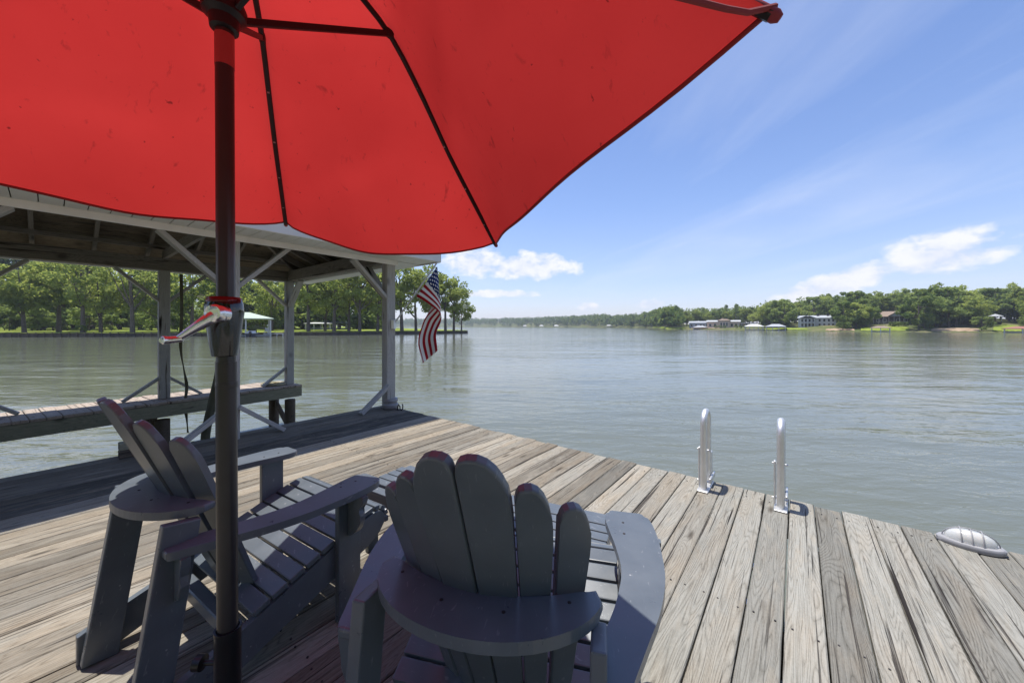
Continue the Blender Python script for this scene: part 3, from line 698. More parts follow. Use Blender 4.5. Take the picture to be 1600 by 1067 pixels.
# grass-bank side
t = shelter('pale green hip-roofed boathouse at the seawall with a boat inside', 384, 78.5, 8.6, 7, 3.75, 1.35, M['greenroof'], WZ, posts=3, ridge=.12)
bt = Vector(((394 - 800) / FPX * 77.5, 77.5, WZ)); t = thing('motor_boat', 'dark blue motor boat with black outboard and white cowling in the green-roofed boathouse', 'boat', bt, 0.5)
hull = [(-0.9, -2.5), (0.9, -2.5), (1.05, 0), (0.8, 1.6), (0, 3.0), (-0.8, 1.6), (-1.05, 0)]
v = [(x * 0.75, y * 0.95, -0.3) for x, y in hull] + [(x, y, 0.75) for x, y in hull]; n = 7
link('hull', mesh('hull', v, [tuple(range(n))[::-1], tuple(range(n, 2 * n))] + [(i, (i + 1) % n, n + (i + 1) % n, n + i) for i in range(n)]), M['boat_hull'], t)
bx('gunwale', t, 0, -0.4, 0.76, 2.0, 4.0, 0.10, M['boat_white']); bx('windscreen', t, 0, 0.6, .86, 1.5, .1, .75, M['window']); bx('seat', t, 0, -1, .86, 1.5, .5, .4, M['boat_white'])
ob = link('outboard', lathe_me('outboard', [(0.10, -0.6), (0.12, 0.1), (0.24, 0.25), (0.32, 0.7), (0.27, 1.0), (0.1, 1.1)], 12, 0.8, 1.2), M['motor'], t, (0, -2.75, 0.1))
t = thing('white_dock', 'short white-railed landing with steps beside the green-roofed boathouse', 'dock', Vector(((428 - 800) / FPX * 80, 80, WZ)), 0.45)
bx('platform', t, 0, 0, .55, 3.6, 1.6, .12, M['white'])
for x in (-1.7, -.6, .6, 1.7):
    for y in (-.7, .7): bx('leg', t, x, y, -.6, .14, .14, 1.15, M['white'])
t = thing('lawn_chair', 'white wooden lawn chair at the landing beside the green-roofed boathouse', 'chair', Vector(((416 - 800) / FPX * 79.6, 79.6, -0.28)), .3)
bx('seat', t, 0, 0, .4, .7, .7, .06, M['white']); bx('backrest', t, 0, .34, .46, .7, .08, .8, M['white'])
for x in (-.3, .3):
    for y in (-.3, .3): bx('leg', t, x, y, -.1, .08, .08, .5, M['white'])
for u, d, w, e, h, rm, lab in ((462, 128, 8.5, 2.2, 1.3, 'greyroof', 'grey hip-roofed pavilion on the grass behind the seawall trees'), (497, 118, 7, 1.7, .35, 'white', 'low flat white-roofed shed on the grass bank'), (521, 128, 8, 2.0, 1.1, 'greyroof', 'wide grey-roofed open shelter beside the low white shed'), (577, 150, 6, 1.9, .9, 'white', 'white-roofed shelter glimpsed between trunks near the point')):
    shelter(lab, u, d, w, 5, e, h, M[rm], 0.35, 'pavilion', 'pavilion', posts=4)
p = ptL(394, 52); t = thing('white_house', 'tall white gabled house showing through the trees of the grass bank', 'house', p, .4)
bx('wall', t, 0, 0, -.5, 9, 9, 8.0, M['white']); link('roof', gable_me('roof', 9, 9, 4, .4), M['paleroof'], t, (0, 0, 7.5)); windows(t, (-2.5, 0, 2.5), -4.53, 4.6, 1.1, 1.7); windows(t, (-2.5, 0, 2.5), -4.53, 1, 1.1, 1.7)

# ------------------------------------------------------------------ dock
dock = thing('wooden_dock', 'weathered plank boat dock beside the covered slip', 'dock', (0, 0, 0), -TH)
S0, S1 = -3.2, 3.31; PITCH = 0.1385
rb = random.Random(11)
bmes = [box_me('deck_board', 0.1325, S1 - S0, 0.038, 0.004, 1, 14, 0.0012, rb) for _ in range(7)]
i = 0; tt = -5.06
k0 = math.floor((-5.06 + 0.043) / PITCH)
for k in range(k0, 23):
    tc_ = -0.043 + PITCH * (k + 0.5)
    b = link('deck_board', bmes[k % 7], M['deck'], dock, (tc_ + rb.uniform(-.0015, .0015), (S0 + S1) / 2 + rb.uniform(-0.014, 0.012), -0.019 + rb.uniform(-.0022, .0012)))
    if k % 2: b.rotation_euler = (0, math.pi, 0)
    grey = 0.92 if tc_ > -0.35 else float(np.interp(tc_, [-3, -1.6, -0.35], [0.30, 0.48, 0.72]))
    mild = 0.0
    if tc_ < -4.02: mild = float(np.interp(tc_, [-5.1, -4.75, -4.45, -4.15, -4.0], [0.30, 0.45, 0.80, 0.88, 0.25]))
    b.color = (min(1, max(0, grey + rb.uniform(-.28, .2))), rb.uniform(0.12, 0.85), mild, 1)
for s in (3.18, 1.9, 0.6, -0.7, -2.0): beam('joist', dock, (-5.0, s, -0.13), (3.1, s, -0.13), 0.05, 0.18, M['dark_wood'])
nv, nf = [], []
for k in range(k0, 23):
    for sj in (3.18, 1.9, 0.6, -0.7, -2.0):
        for dx in (-.04, .04):
            cx_, cy_ = -0.043 + PITCH * (k + .5) + dx + rb.uniform(-.006, .006), sj + rb.uniform(-.012, .012); b0_ = len(nv)
            for q in range(6): nv.append((cx_ + .0042 * math.cos(q * 1.047), cy_ + .0042 * math.sin(q * 1.047), .0022))
            for q in range(6): nv.append((cx_ + .0042 * math.cos(q * 1.047), cy_ + .0042 * math.sin(q * 1.047), -.01))
            nf.append(tuple(range(b0_, b0_ + 6))); nf += [(b0_ + q, b0_ + 6 + q, b0_ + 6 + (q + 1) % 6, b0_ + (q + 1) % 6) for q in range(6)]
nl = link('nail_heads', mesh('nail_heads', nv, nf), M['steel_dark'], dock); nl['kind'] = 'stuff'
for t_ in (-4.9, -2.4, 0.1, 2.6):
    for s in (3.0, 0.4, -2.2):
        link('piling', lathe_me('piling', [(.13, -2.2), (.13, -.23), (.12, -.225)], 14), M['dark_wood'], dock, (t_, s, 0))
beam('edge_beam', dock, (-5.08, S0, -0.16), (-5.08, 3.29, -0.16), 0.05, 0.22, M['green_beam'])

# ------------------------------------------------------------------ catwalk on the far side of the slip
cw = thing('catwalk', 'narrow old plank catwalk on pilings across the slip', 'catwalk', D(3.38, -8.42), -TH + R(5.0))
pm = [box_me('plank', 0.136, 1.02, 0.04, 0.005, 1, 4, 0.002, rb) for _ in range(4)]
for k in range(64):
    o = link('plank', pm[k % 4], M['cat_plank'], cw, (-0.5 + rb.uniform(-.015, .015), -0.07 - 0.142 * k, -0.02 + rb.uniform(-.003, .003))); o.rotation_euler = (0, 0, R(90) + rb.uniform(-.008, .008))
for x in (-0.03, -0.97): beam('stringer', cw, (x, 0.0, -0.145), (x, -9.2, -0.145), 0.07, 0.20, M['green_beam'] if x > -.5 else M['dark_wood'])
for y in (-0.18, -2.2, -4.3, -6.4, -8.5):
    for x in (-0.13, -0.85):
        link('piling', lathe_me('piling', [(.10, -2.0), (.10, -.31), (.09, -.305)], 12), M['dark_wood'], cw, (x, y, 0))
    beam('cross_brace', cw, (-0.13, y, -0.95), (-0.85, y, -0.36), 0.05, 0.12, M['dark_wood'])

# ------------------------------------------------------------------ boat shelter
bh = thing('boat_shelter', 'weathered grey hip-roofed boat shelter with knee-braced posts over the slip', 'boat shelter', (0, 0, 0), -TH)
TN, TF = -4.93, -8.66; SS = (3.22, 1.24, -0.76, -2.76); ZB = 2.19
PW = 0.145
for s in SS:
    for t_ in (TN, TF):
        z0 = 0.0
        beam('post', bh, (t_, s, z0), (t_, s, ZB + 0.03), PW, PW, M['post'], 0.008, up=(0, 1, 0))
        for sg in (-1, 1):
            if s == SS[0] and sg == 1: continue
            beam('knee_brace', bh, (t_, s + sg * 0.05, 1.68), (t_, s + sg * 0.58, ZB + 0.01), 0.045, 0.12, M['post'], 0.004, up=(1, 0, 0))
            if (t_ == TN and s == SS[1]) or t_ == TF or sg < 0:
                beam('foot_brace', bh, (t_ + (0.09 if t_ == TN else 0.0), s + sg * 0.06, 0.36), (t_ + (.09 if t_ == TN else 0), s + sg * 0.50, 0.015), 0.045, 0.09, M['post'], 0.004, up=(1, 0, 0))
for s in (SS[0], SS[-1]):
    for t_, sg in ((TN, -1), (TF, 1)):
        beam('knee_brace', bh, (t_ + sg * 0.05, s, 1.68), (t_ + sg * 0.58, s, ZB + .01), 0.045, 0.12, M['post'], 0.004, up=(0, 1, 0))
SE0, SE1 = -3.3, 3.30
for t_ in (TN, TF):
    beam('eave_beam', bh, (t_, SE0, ZB + 0.135), (t_, SE1, ZB + 0.135), 0.11, 0.21, M['rafter'])
for s in (SS[0], SS[-1]): beam('end_beam', bh, (TN - .056, s, ZB + 0.135), (TF + .056, s, ZB + 0.135), 0.11, 0.21, M['rafter'])
OV = 0.53
tn, tf, s1, s0 = TN + OV, TF - OV, 3.22 + OV + 0.05, -3.9
beam('trim_board', bh, (TN + .075, SE0, ZB + .035), (TN + .075, 3.32, ZB + .035), 0.03, 0.075, M['white_trim'])
beam('trim_board', bh, (TN + .06, 3.335, ZB + .035), (TF - .06, 3.335, ZB + .035), 0.03, 0.075, M['white_trim'])
# soffit strips: narrow vinyl slats with grooves, near side and end
nsl = int((s1 - s0) / 0.13)
sl_me = box_me('soffit_slat', OV - 0.09, 0.124, 0.012, 0.003)
for k in range(nsl):
    s = s1 - 0.08 - 0.13 * (k + .5)
    if s < -3.3: break
    link('soffit_slat', sl_me, M['soffit'], bh, ((TN + .09 + tn) / 2, s, ZB + 0.068))
sl2 = box_me('soffit_slat', 0.124, 0.42, 0.012, 0.003)
t_ = TN - 0.02
while t_ > tf + .1:
    link('soffit_slat', sl2, M['soffit'], bh, (t_, 3.565, ZB + 0.068)); t_ -= 0.13
FZ = ZB + 0.06
beam('fascia', bh, (tn, s0, FZ + .085), (tn, s1, FZ + .085), 0.03, 0.17, M['white_trim'])
beam('fascia', bh, (tn - .016, s1, FZ + .085), (tf + .016, s1, FZ + .085), 0.03, 0.17, M['white_trim'])
beam('fascia', bh, (tf, s0, FZ + .085), (tf, s1, FZ + .085), 0.03, 0.17, M['white_trim'])
# hip roof: sheathing inside, shingles outside
half = (tn - tf) / 2; tm = (tn + tf) / 2; RH = 1.05; ez = FZ + 0.16
def roof_shell(name, dz, grow, mat):
    a = [(tn + grow, s0, ez + dz), (tn + grow, s1 + grow, ez + dz), (tf - grow, s1 + grow, ez + dz), (tf - grow, s0, ez + dz), (tm, s0, ez + RH + dz), (tm, s1 - half, ez + RH + dz)]
    th = 0.03; b = [(x, y, z + th) for x, y, z in a]
    f = [(0, 1, 5, 4), (1, 2, 5), (2, 3, 4, 5)]
    fs = [tuple(reversed(q)) for q in f] + [tuple(i + 6 for i in q) for q in f]
    for i, j in ((0, 1), (1, 2), (2, 3), (3, 4), (4, 0)): fs.append((i, j, j + 6, i + 6))
    return link(name, mesh(name, a + b, fs), mat, bh)
roof_shell('sheathing', 0.0, -0.02, M['sheath']); roof_shell('shingles', 0.035, 0.05, M['shingle'])
for k in range(12):
    s = s1 - 0.35 - 0.6 * k
    if s < s0: break
    f = min(1.0, (s1 - s) / half)
    for side in (1, -1):
        e = (tn - .05) if side > 0 else (tf + .05); top = (e + (tm - e) * f * 0.98, s, ez + RH * f * 0.98 - 0.06)
        beam('rafter', bh, (e, s, ez - 0.06), top, 0.045, 0.10, M['rafter'], 0)
    if k > 0 and k < 4:
        pass
for j in range(1, 7):
    t_ = tn - 0.66 * j
    f = 1 - abs(t_ - tm) / half
    beam('rafter', bh, (t_, s1 - .05, ez - .06), (t_, s1 - half * f * .98, ez + RH * f * .98 - .06), 0.045, .10, M['rafter'], 0)
beam('hip_rafter', bh, (tn - .05, s1 - .05, ez - .07), (tm, s1 - half, ez + RH - .07), 0.05, .14, M['rafter'], 0); beam('hip_rafter', bh, (tf + .05, s1 - .05, ez - .07), (tm, s1 - half, ez + RH - .07), 0.05, .14, M['rafter'], 0)
for f in (0.3, 0.6, 0.88):
    for side in (1, -1):
        e = tn if side > 0 else tf; x = e + (tm - e) * f
        beam('purlin', bh, (x, s0, ez + RH * f - .145), (x, s1 - half * f, ez + RH * f - .145), 0.05, 0.06, M['rafter'], 0)
for s in SS[1:]: beam('ceiling_tie', bh, (TN, s, ZB + .29), (TF, s, ZB + .29), 0.05, 0.14, M['rafter'], 0)
link('post_collar', lathe_me('post_collar', [(.105, 0), (.12, .02), (.12, .06), (.10, .075), (.10, .10), (.112, .115), (.105, .15), (.06, .155)], 20), M['grey_cast'], bh, (TN + 0.02, SS[0] + 0.02, 0))
# hook on the dock corner
hk = thing('mooring_hook', 'small black curled mooring hook at the foot of the corner post', 'hook', D(3.24, -4.72), -TH)
link('hook', tube_me('hook', [(0, 0, .0), (0, 0, .05), (.02, 0, .075), (.05, 0, .06), (.055, 0, .02), (.09, 0, .01), (.12, 0, .03), (.125, 0, .075), (.11, 0, .10)], .009, 8), M['steel_dark'], hk)
link('plate', box_me('plate', .08, .06, .008), M['steel_dark'], hk, (0, 0, .004))
# lift straps and timber offcuts in the slip
lp = D(1.42, -8.40)
st = tag(link('lift_strap', bpy.data.meshes.new('lift_strap'), None), 'old olive lift strap hanging by the catwalk post with twisted end', 'strap')
path = [(0, 0, 2.15), (0.01, 0, 1.5), (-.01, 0, .9), (.03, .02, .5), (0.07, .03, .2), (.02, .05, -.1), (.05, .05, -.35), (.09, .03, -.6)]
cr = catmull(path, 6); v, f = [], []
for i, p in enumerate(cr):
    a = 0.4 + 0.9 * math.sin(i * .28); w = .022
    for sx, dz in ((-1, -.003), (1, -.003), (1, .003), (-1, .003)): v.append((p.x + sx * w * math.cos(a), p.y + sx * w * math.sin(a) + dz, p.z))
for i in range(len(cr) - 1):
    for k in range(4): f.append((i * 4 + k, i * 4 + (k + 1) % 4, (i + 1) * 4 + (k + 1) % 4, (i + 1) * 4 + k))
me = mesh('lift_strap', v, f, True); me.materials.append(M['strap']); st.data = me; st.location = lp
st2 = tag(link('lift_cable', tube_me('lift_cable', catmull([(0.22, 0, 1.0), (.2, 0, .55), (.10, 0, .1), (-.02, 0, -.45), (-.05, 0, -1.1)], 6), .06, 8), M['strap']), 'thick drooping olive hose of the boat lift behind umbrella pole', 'hose'); st2.location = D(1.55, -7.35)
bl = thing('timber_block', 'short stacked timber offcuts at the slip edge of the dock', 'timber', D(0.56, -5.12), -TH)
for z in (0.0, 0.075): link('block', box_me('block', .09, .30, .07, .005), M['green_beam'] if z else M['dark_wood'], bl, (0.06, 0, z + .036))
rc = thing('rope_coil', 'loose straw-coloured rope coil on the end of the catwalk', 'rope', D(2.95, -8.75), 0)
pts = [(0.20 * math.cos(a * .5) * (1 + .25 * math.sin(a * .37)), .15 * math.sin(a * .5) * (1 + .3 * math.cos(a * .23)), .015 + .006 * (a % 7)) for a in range(60)]
link('rope', tube_me('rope', pts, .014, 6), M['rope'], rc)

# ------------------------------------------------------------------ flag on the corner post
fp = thing('flag_pole', 'thin white flag pole angled out from the corner post', 'flag pole', D(3.27, -4.85, 1.30))
PB = Vector(fp.location); dpt = 5.72
def pxd(u, v, d): return Vector(((u - 800) / FPX * d, d, CAMH - (v - HZ) / FPX * d))
PT = pxd(684, 409, 5.60)
link('pole', tube_me('pole', [Vector((0, 0, 0)), PT - PB], .012, 10), M['white'], fp)
link('bracket', box_me('bracket', .05, .09, .14), M['alu'], fp, (-.01, -.02, -0.02))
# each station: hoist-top point, mid, hoist-bottom point (photo directions at the flag's own distance)
stn = [(0.00, (683, 415, 0), (667, 437, 0), (649, 463, 0)),
       (0.10, (684, 425, -.02), (675, 447, -.03), (660, 468, -.03)),
       (0.22, (686, 440, -.02), (686, 462, -.03), (680, 482, -.04)),
       (0.30, (685, 452, .02), (689, 472, .0), (690, 492, -.02)),
       (0.36, (684, 462, .06), (686, 474, .04), (690, 499, .02)),
       (0.55, (667, 492, .12), (664, 496, .10), (687, 508, .05)),
       (0.70, (657, 520, .13), (654, 525, .10), (683, 516, .05)),
       (0.80, (657, 534, .10), (653, 540, .06), (681, 524, .03)),
       (1.00, (664, 566, .06), (661, 569, .03), (684, 549, .0))]
NV, NW = 48, 26; vs, uvs = [], []
def lerp_st(v):
    for a, b in zip(stn, stn[1:]):
        if v <= b[0]:
            t = (v - a[0]) / (b[0] - a[0]); t2 = t
            return [tuple(a[k][j] * (1 - t2) + b[k][j] * t2 for j in range(3)) for k in (1, 2, 3)]
for i in range(NV + 1):
    v = i / NV; acc = np.zeros((3, 3))
    for dv, wt in ((-.04, .25), (0, .5), (.04, .25)): acc += wt * np.array(lerp_st(min(1, max(0, v + dv))))
    for j in range(NW + 1):
        w = j / NW; a, m_, b = acc
        q = (a * (1 - 2 * w) + m_ * 2 * w) if w < .5 else (m_ * (2 - 2 * w) + b * (2 * w - 1))
        fold = 0.022 * math.sin(w * 13 + v * 5) * min(1, v * 3) + 0.05 * v * math.sin(w * 9.5 + 1)
        vs.append(pxd(q[0], q[1], 5.62 + q[2] + fold)); uvs.append((v, w))
fs = [(i * (NW + 1) + j, i * (NW + 1) + j + 1, (i + 1) * (NW + 1) + j + 1, (i + 1) * (NW + 1) + j) for i in range(NV) for j in range(NW)]
c0 = vs[0].copy(); fm = mesh('flag', [p - c0 for p in vs], fs, True)
ul = fm.uv_layers.new(name='UVMap')
for lp_ in fm.loops: ul.data[lp_.index].uv = uvs[lp_.vertex_index]
fl = tag(link('flag', fm, M['flag'], None, c0), 'striped red and white flag with starred blue canton hanging from white pole', 'flag')
sm = fl.modifiers.new('thickness', 'SOLIDIFY'); sm.thickness = 0.002

# ------------------------------------------------------------------ swim ladder
ld = thing('swim_ladder', 'aluminium swim ladder with two hooped handrails at the dock end', 'ladder', D(3.09, -0.325), -TH)
for x in (-0.237, 0.237):
    pth = [(x, 0, 0.012)] + [(x, 0, z) for z in (.15, .3, .42)] + [(x, 0.085 - 0.085 * math.cos(R(a)), 0.500 + 0.085 * math.sin(R(a))) for a in range(0, 181, 15)] + [(x, .17, z) for z in (.4, .2, .012)]
    h = link('handrail', tube_me('handrail', pth, 0.0235, 14), M['alu'], ld)
    link('foot_flange', box_me('foot_flange', .075, .27, .012), M['alu'], h, (x, .08, .006))
    link('hinge_bracket', box_me('hinge_bracket', .012, .035, .30), M['alu'], h, (x - .034, 0.03, .17))
    link('side_rail', box_me('side_rail', .03, .05, 1.7), M['alu'], h, (x, .262, -.62))
    link('side_arm', box_me('side_arm', .014, .20, .04), M['alu'], h, (x + .03, .17, .05))
    for z in (.30, .06):
        link('bolt', tube_me('bolt', [(x - .05, .03, z), (x + .04, .03, z)], .007, 8), M['alu'], h)
for z in (-.3, -.6, -.9): link('rung', box_me('rung', .46, .07, .03), M['alu'], ld, (0, .262, z))

# ------------------------------------------------------------------ dock light
dl = thing('bulkhead_light', 'oval caged bulkhead light lying at the dock edge', 'lamp', D(3.235, 0.775), -TH - R(4)); dl.scale = (.72, .72, .68)
link('base', lathe_me('base', [(0.5, 0), (0.52, .006), (0.52, .034), (0.49, .044), (0.40, .046)], 36, 0.34, 0.20), M['grey_cast'], dl)
dome = link('glass', lathe_me('glass', [(0.40, .044), (0.39, .07), (.34, .10), (.24, .122), (.12, .132), (.02, .134)], 36, 0.34, 0.19), M['lamp_glass'], dl)
for s in (-.055, .0, .055):
    ry = 0.19 * 0.43 * math.sqrt(max(0.1, 1 - (s / (.34 * .45)) ** 2))
    link('cage_bar', tube_me('cage_bar', [(s, ry * math.cos(R(a)), .044 + .10 * math.sin(R(a))) for a in range(0, 181, 15)], .004, 8), M['grey_cast'], dl)
link('cage_bar', tube_me('cage_bar', [(.34 * .43 * math.cos(R(a)), 0, .044 + .104 * math.sin(R(a))) for a in range(0, 181, 12)], .004, 8), M['grey_cast'], dl)
link('bulb', lathe_me('bulb', [(.012, .05), (.03, .06), (.032, .085), (.015, .105)], 16, 2.2, 1), plain('rusty_bulb', (.45, .24, .10), .5), dl)

# ------------------------------------------------------------------ adirondack chairs
def arm_outline(sg):
    ctr = [(-.385, .283, .055), (-.37, .286, .072), (-.33, .294, .086), (-.25, .320, .095), (-.15, .353, .104), (-.03, .376, .114), (.08, .374, .132), (.17, .365, .150), (.25, .354, .156), (.295, .350, .135), (.318, .348, .08)]
    inner = catmull([(x - w / 2, y, 0) for y, x, w in ctr], 5); outer = catmull([(x + w / 2, y, 0) for y, x, w in ctr], 5)
    pts = [(p.x, p.y) for p in outer] + [(p.x, p.y) for p in reversed(inner)]
    return [(sg * x, y) for x, y in pts] if sg > 0 else [(-x, y) for x, y in reversed(pts)]
def make_chair(label, loc, facing):
    t = thing('adirondack_chair', label, 'chair', loc, -facing, 'grey adirondack chairs on the dock'); m = M['chair']
    ZA, ZC = 0.568, 0.658
    for sg in (-1, 1):
        link('arm', prism_me('arm', arm_outline(sg), 0.026, .007, 3), m, t, (0, 0, ZA - .013))
        # front leg: side board, its width fore and aft
        o = link('front_leg', box_me('front_leg', .105, .541, .028, .005, 2), m, t); frame(o, (sg * .334, .20, .2705), (0, 1, 0), (0, 0, 1), (1, 0, 0))
        # scrolled bracket below the arm
        pr = [(0, 0), (.105, 0), (.10, -.03), (.075, -.055), (.085, -.085), (.08, -.12), (.055, -.155), (.02, -.18), (0, -.185)]
        o = link('arm_bracket', prism_me('arm_bracket', [(p.x, p.y) for p in catmull([(a, b, 0) for a, b in pr[1:]], 3)] + [(0, 0)], .026, .004), m, t)
        frame(o, (sg * .349, .2, .5418), (sg * 1, 0, 0), (0, 0, 1), (0, -sg * 1, 0))
        # rear post
        o = link('rear_leg', box_me('rear_leg', .095, .633, .032, .005, 2), m, t)
        y0, y1 = -.425, -.335; dv = Vector((0, y1 - y0, .633)).normalized(); xv = Vector((0, dv.z, -dv.y)); frame(o, (sg * .262, (y0 + y1) / 2, .316), xv, dv, xv.cross(dv))
        pr2 = [(0, 0), (.06, 0), (.055, -.03), (.045, -.06), (.05, -.09), (.035, -.13), (0, -.15)]
        o = link('arm_bracket', prism_me('arm_bracket', pr2, .026, .004), m, t); frame(o, (sg * .279, -.345, .5418), (sg, 0, 0), (0, 0, 1), (0, -sg, 0))
        # seat stringer: long slanting side board with rounded nose
        pr3 = [(.315, .235), (.375, .270), (.405, .310), (.405, .345), (.385, .372), (.35, .378), (.27, .357), (.12, .307), (-.10, .230), (-.40, .135), (-.475, .105), (-.475, .0), (-.40, .0), (-.10, .105)]
        o = link('seat_stringer', prism_me('seat_stringer', pr3, .028, .004), m, t); frame(o, (sg * .305, 0, 0), (0, 1, 0), (0, 0, 1), (1, 0, 0))
    # seat slats: waterfall front, then down to the back
    pth = catmull([(.417, .30, 0), (.412, .352, 0), (.382, .387, 0), (.33, .392, 0), (.25, .372, 0), (.12, .327, 0), (-.02, .278, 0), (-.17, .226, 0)], 12)
    ln = [0.0]
    for a, b in zip(pth, pth[1:]): ln.append(ln[-1] + (b - a).length)
    def at(l):
        for i in range(len(ln) - 1):
            if l <= ln[i + 1]:
                f_ = (l - ln[i]) / (ln[i + 1] - ln[i]); return pth[i].lerp(pth[i + 1], f_), (pth[i + 1] - pth[i]).normalized()
        return pth[-1], (pth[-1] - pth[-2]).normalized()
    widths = [.026, .026, .026, .026] + [.058] * 8
    l = 0.004
    for w in widths:
        if l + w > ln[-1]: break
        c, tg = at(l + w / 2)
        o = link('seat_slat', box_me('seat_slat', w, .638, .021, .004, 2), m, t)
        xv = Vector((0, -tg.x, -tg.y)); nv = Vector((0, -tg.y, tg.x)); nv = -nv if nv.z < -0.2 else nv
        xv = Vector((0, nv.z, -nv.y)); frame(o, Vector((0, c.x, c.y)), xv, (-1, 0, 0), nv)
        l += w + .0085
    # fanned back of six boards
    specs = [(.031, .052, .060, .101, 1.012), (.088, .141, .051, .076, .945), (.145, .217, .056, .076, .885)]
    for sg in (-1, 1):
        for xb, xt, wb, wt, zt in specs:
            Lh = (zt - .185) / math.cos(R(23.2)); kk = 1.7
            pb = Vector((sg * xb, -.108 + kk * xb * xb, .185)); ptp = Vector((sg * xt, -.108 - (zt - .185) * math.tan(R(23.2)) + kk * xt * xt, zt))
            yv = (ptp - pb).normalized(); Lh = (ptp - pb).length
            xr = Vector((1, 2 * kk * (xb + xt) / 2 * sg * 0.9, 0)).normalized(); xr = (xr - yv * xr.dot(yv)).normalized(); zv = xr.cross(yv)
            hw, ht = wb / 2, wt / 2
            inner_top = [(-sg * ht, Lh - .035), (-sg * ht * .93, Lh - .016), (-sg * ht * .78, Lh - .005), (-sg * ht * .5, Lh)]
            outer_top = [(sg * ht * a, Lh - dz) for a, dz in ((-.1, .001), (.25, .010), (.55, .027), (.78, .050), (.92, .078), (.985, .11), (1.0, .15))]
            pts = [(-sg * hw, 0)] + inner_top + outer_top + [(sg * hw, 0)]
            if sg > 0: pts = pts[::-1]
            o = link('back_slat', prism_me('back_slat', pts, .024, .006, 3), m, t); frame(o, pb, xr, yv, zv)
    # crescent board behind the back and lower cross board
    fr = [(x, -.318 + 1.15 * x * x) for x in np.linspace(-.255, .255, 17)]
    re = arc(0, -.252, .272, -8, -172, 26, .188)
    link('back_support', prism_me('back_support', [(x, y) for x, y in fr] + re, .026, .008, 3), m, t, (0, 0, ZC - .013))
    scr = lathe_me('screw', [(.0042, -.004), (.0042, .0012), (.003, .0016)], 8)
    for x, y, z in [(-.2, -.30, ZC), (-.07, -.36, ZC), (.07, -.36, ZC), (.2, -.30, ZC)] + [(sg * .336, y, ZA) for sg in (-1, 1) for y in (.165, .235)]:
        link('screw', scr, M['steel_dark'], t, (x, y, z))
    link('lower_support', box_me('lower_support', .58, .05, .05, .005), m, t, (0, -.185, .165))
    return t
make_chair('grey adirondack chair beside the umbrella pole', (-1.10, 1.584, 0), R(32.1))
make_chair('grey adirondack chair facing the swim ladder and open water', (0.003, 1.12, 0), R(14.2))
def make_ottoman(label, loc, facing):
    t = thing('slatted_ottoman', label, 'footstool', loc, -facing, 'grey slatted footstools in front of the chairs'); m = M['chair']
    for k in range(6):
        y = -.155 + k * .062; z = .365 - .00 * k - (0.012 if k in (0, 5) else 0)
        o = link('slat', box_me('slat', .054, .54, .02, .004, 2), m, t, (0, y, z)); o.rotation_euler = (0, 0, R(90))
    for x in (-.235, .235):
        link('side_rail', box_me('side_rail', .026, .36, .07, .004), m, t, (x, 0, .316))
        for y in (-.13, .13): o = link('leg', box_me('leg', .028, .07, .28, .004), m, t, (x, y, .14))
    for y in (-.165, .165): link('apron', box_me('apron', .44, .022, .06, .004), m, t, (0, y, .318))
make_ottoman('grey slatted footstool in front of the chair by the umbrella pole', (-.52, 2.03, 0), R(32))
make_ottoman('grey slatted footstool in front of the chair facing the ladder', (.165, 1.645, 0), R(24))

# ------------------------------------------------------------------ umbrella
PD = 0.92; PXW = (351.0 - 800) / FPX * PD
us_ = thing('umbrella_stand', 'black umbrella stand with tall sleeve at the chair', 'umbrella stand', (PXW + .008, PD, 0))
link('base_plate', lathe_me('base_plate', [(.24, 0), (.245, .01), (.235, .035), (.10, .06), (.05, .075)], 40), M['sleeve'], us_)
sv = [(.0280, .06), (.0280, .478), (.0290, .482), (.0290, .490), (.0245, .490), (.0245, .10)]
link('sleeve', lathe_me('sleeve', sv, 28), M['sleeve'], us_)
link('knob', tube_me('knob', [(-.03, .0, .40), (-.06, .0, .40), (-.062, 0, .40), (-.08, 0, .40)], [.006, .006, .018, .018], 14), M['sleeve'], us_)
um = thing('patio_umbrella', 'open red patio umbrella with dark bronze pole and crank', 'umbrella', (PXW, PD, 0.062))
zo = -0.062
link('pole', tube_me('pole', [(.010, 0, .062 + zo + .01), (.004, 0, 1.16 + zo)], .0222, 28), M['pole'], um)
link('upper_pole', tube_me('upper_pole', [(.004, 0, 1.15 + zo), (-.003, 0, 2.50 + zo)], .0198, 28), M['pole'], um)
link('pole_ring', lathe_me('pole_ring', [(.0226, 0), (.0232, .004), (.0232, .012), (.0226, .016)], 28), M['pole'], um, (.005, 0, 1.095 + zo))
link('sticker', tube_me('sticker', [(.0000, 0, 1.905 + zo), (-.0004, 0, 1.985 + zo)], .0206, 28), M['red_label'], um)
HZc = 1.25
hs = link('crank_housing', lathe_me('crank_housing', [(.024, -.075), (.0275, -.073), (.033, -.04), (.038, 0), (.042, .035), (.0415, .055), (.037, .068), (.024, .071)], 28, 1.0, .92), M['housing'], um, (.003, -.004, HZc + zo))
link('collar', lathe_me('collar', [(.0375, 0), (.038, .004), (.034, .012), (.024, .0135)], 28), plain('red_reflector_collar', (.12, .006, .006), .25), hs, (0, 0, .061))
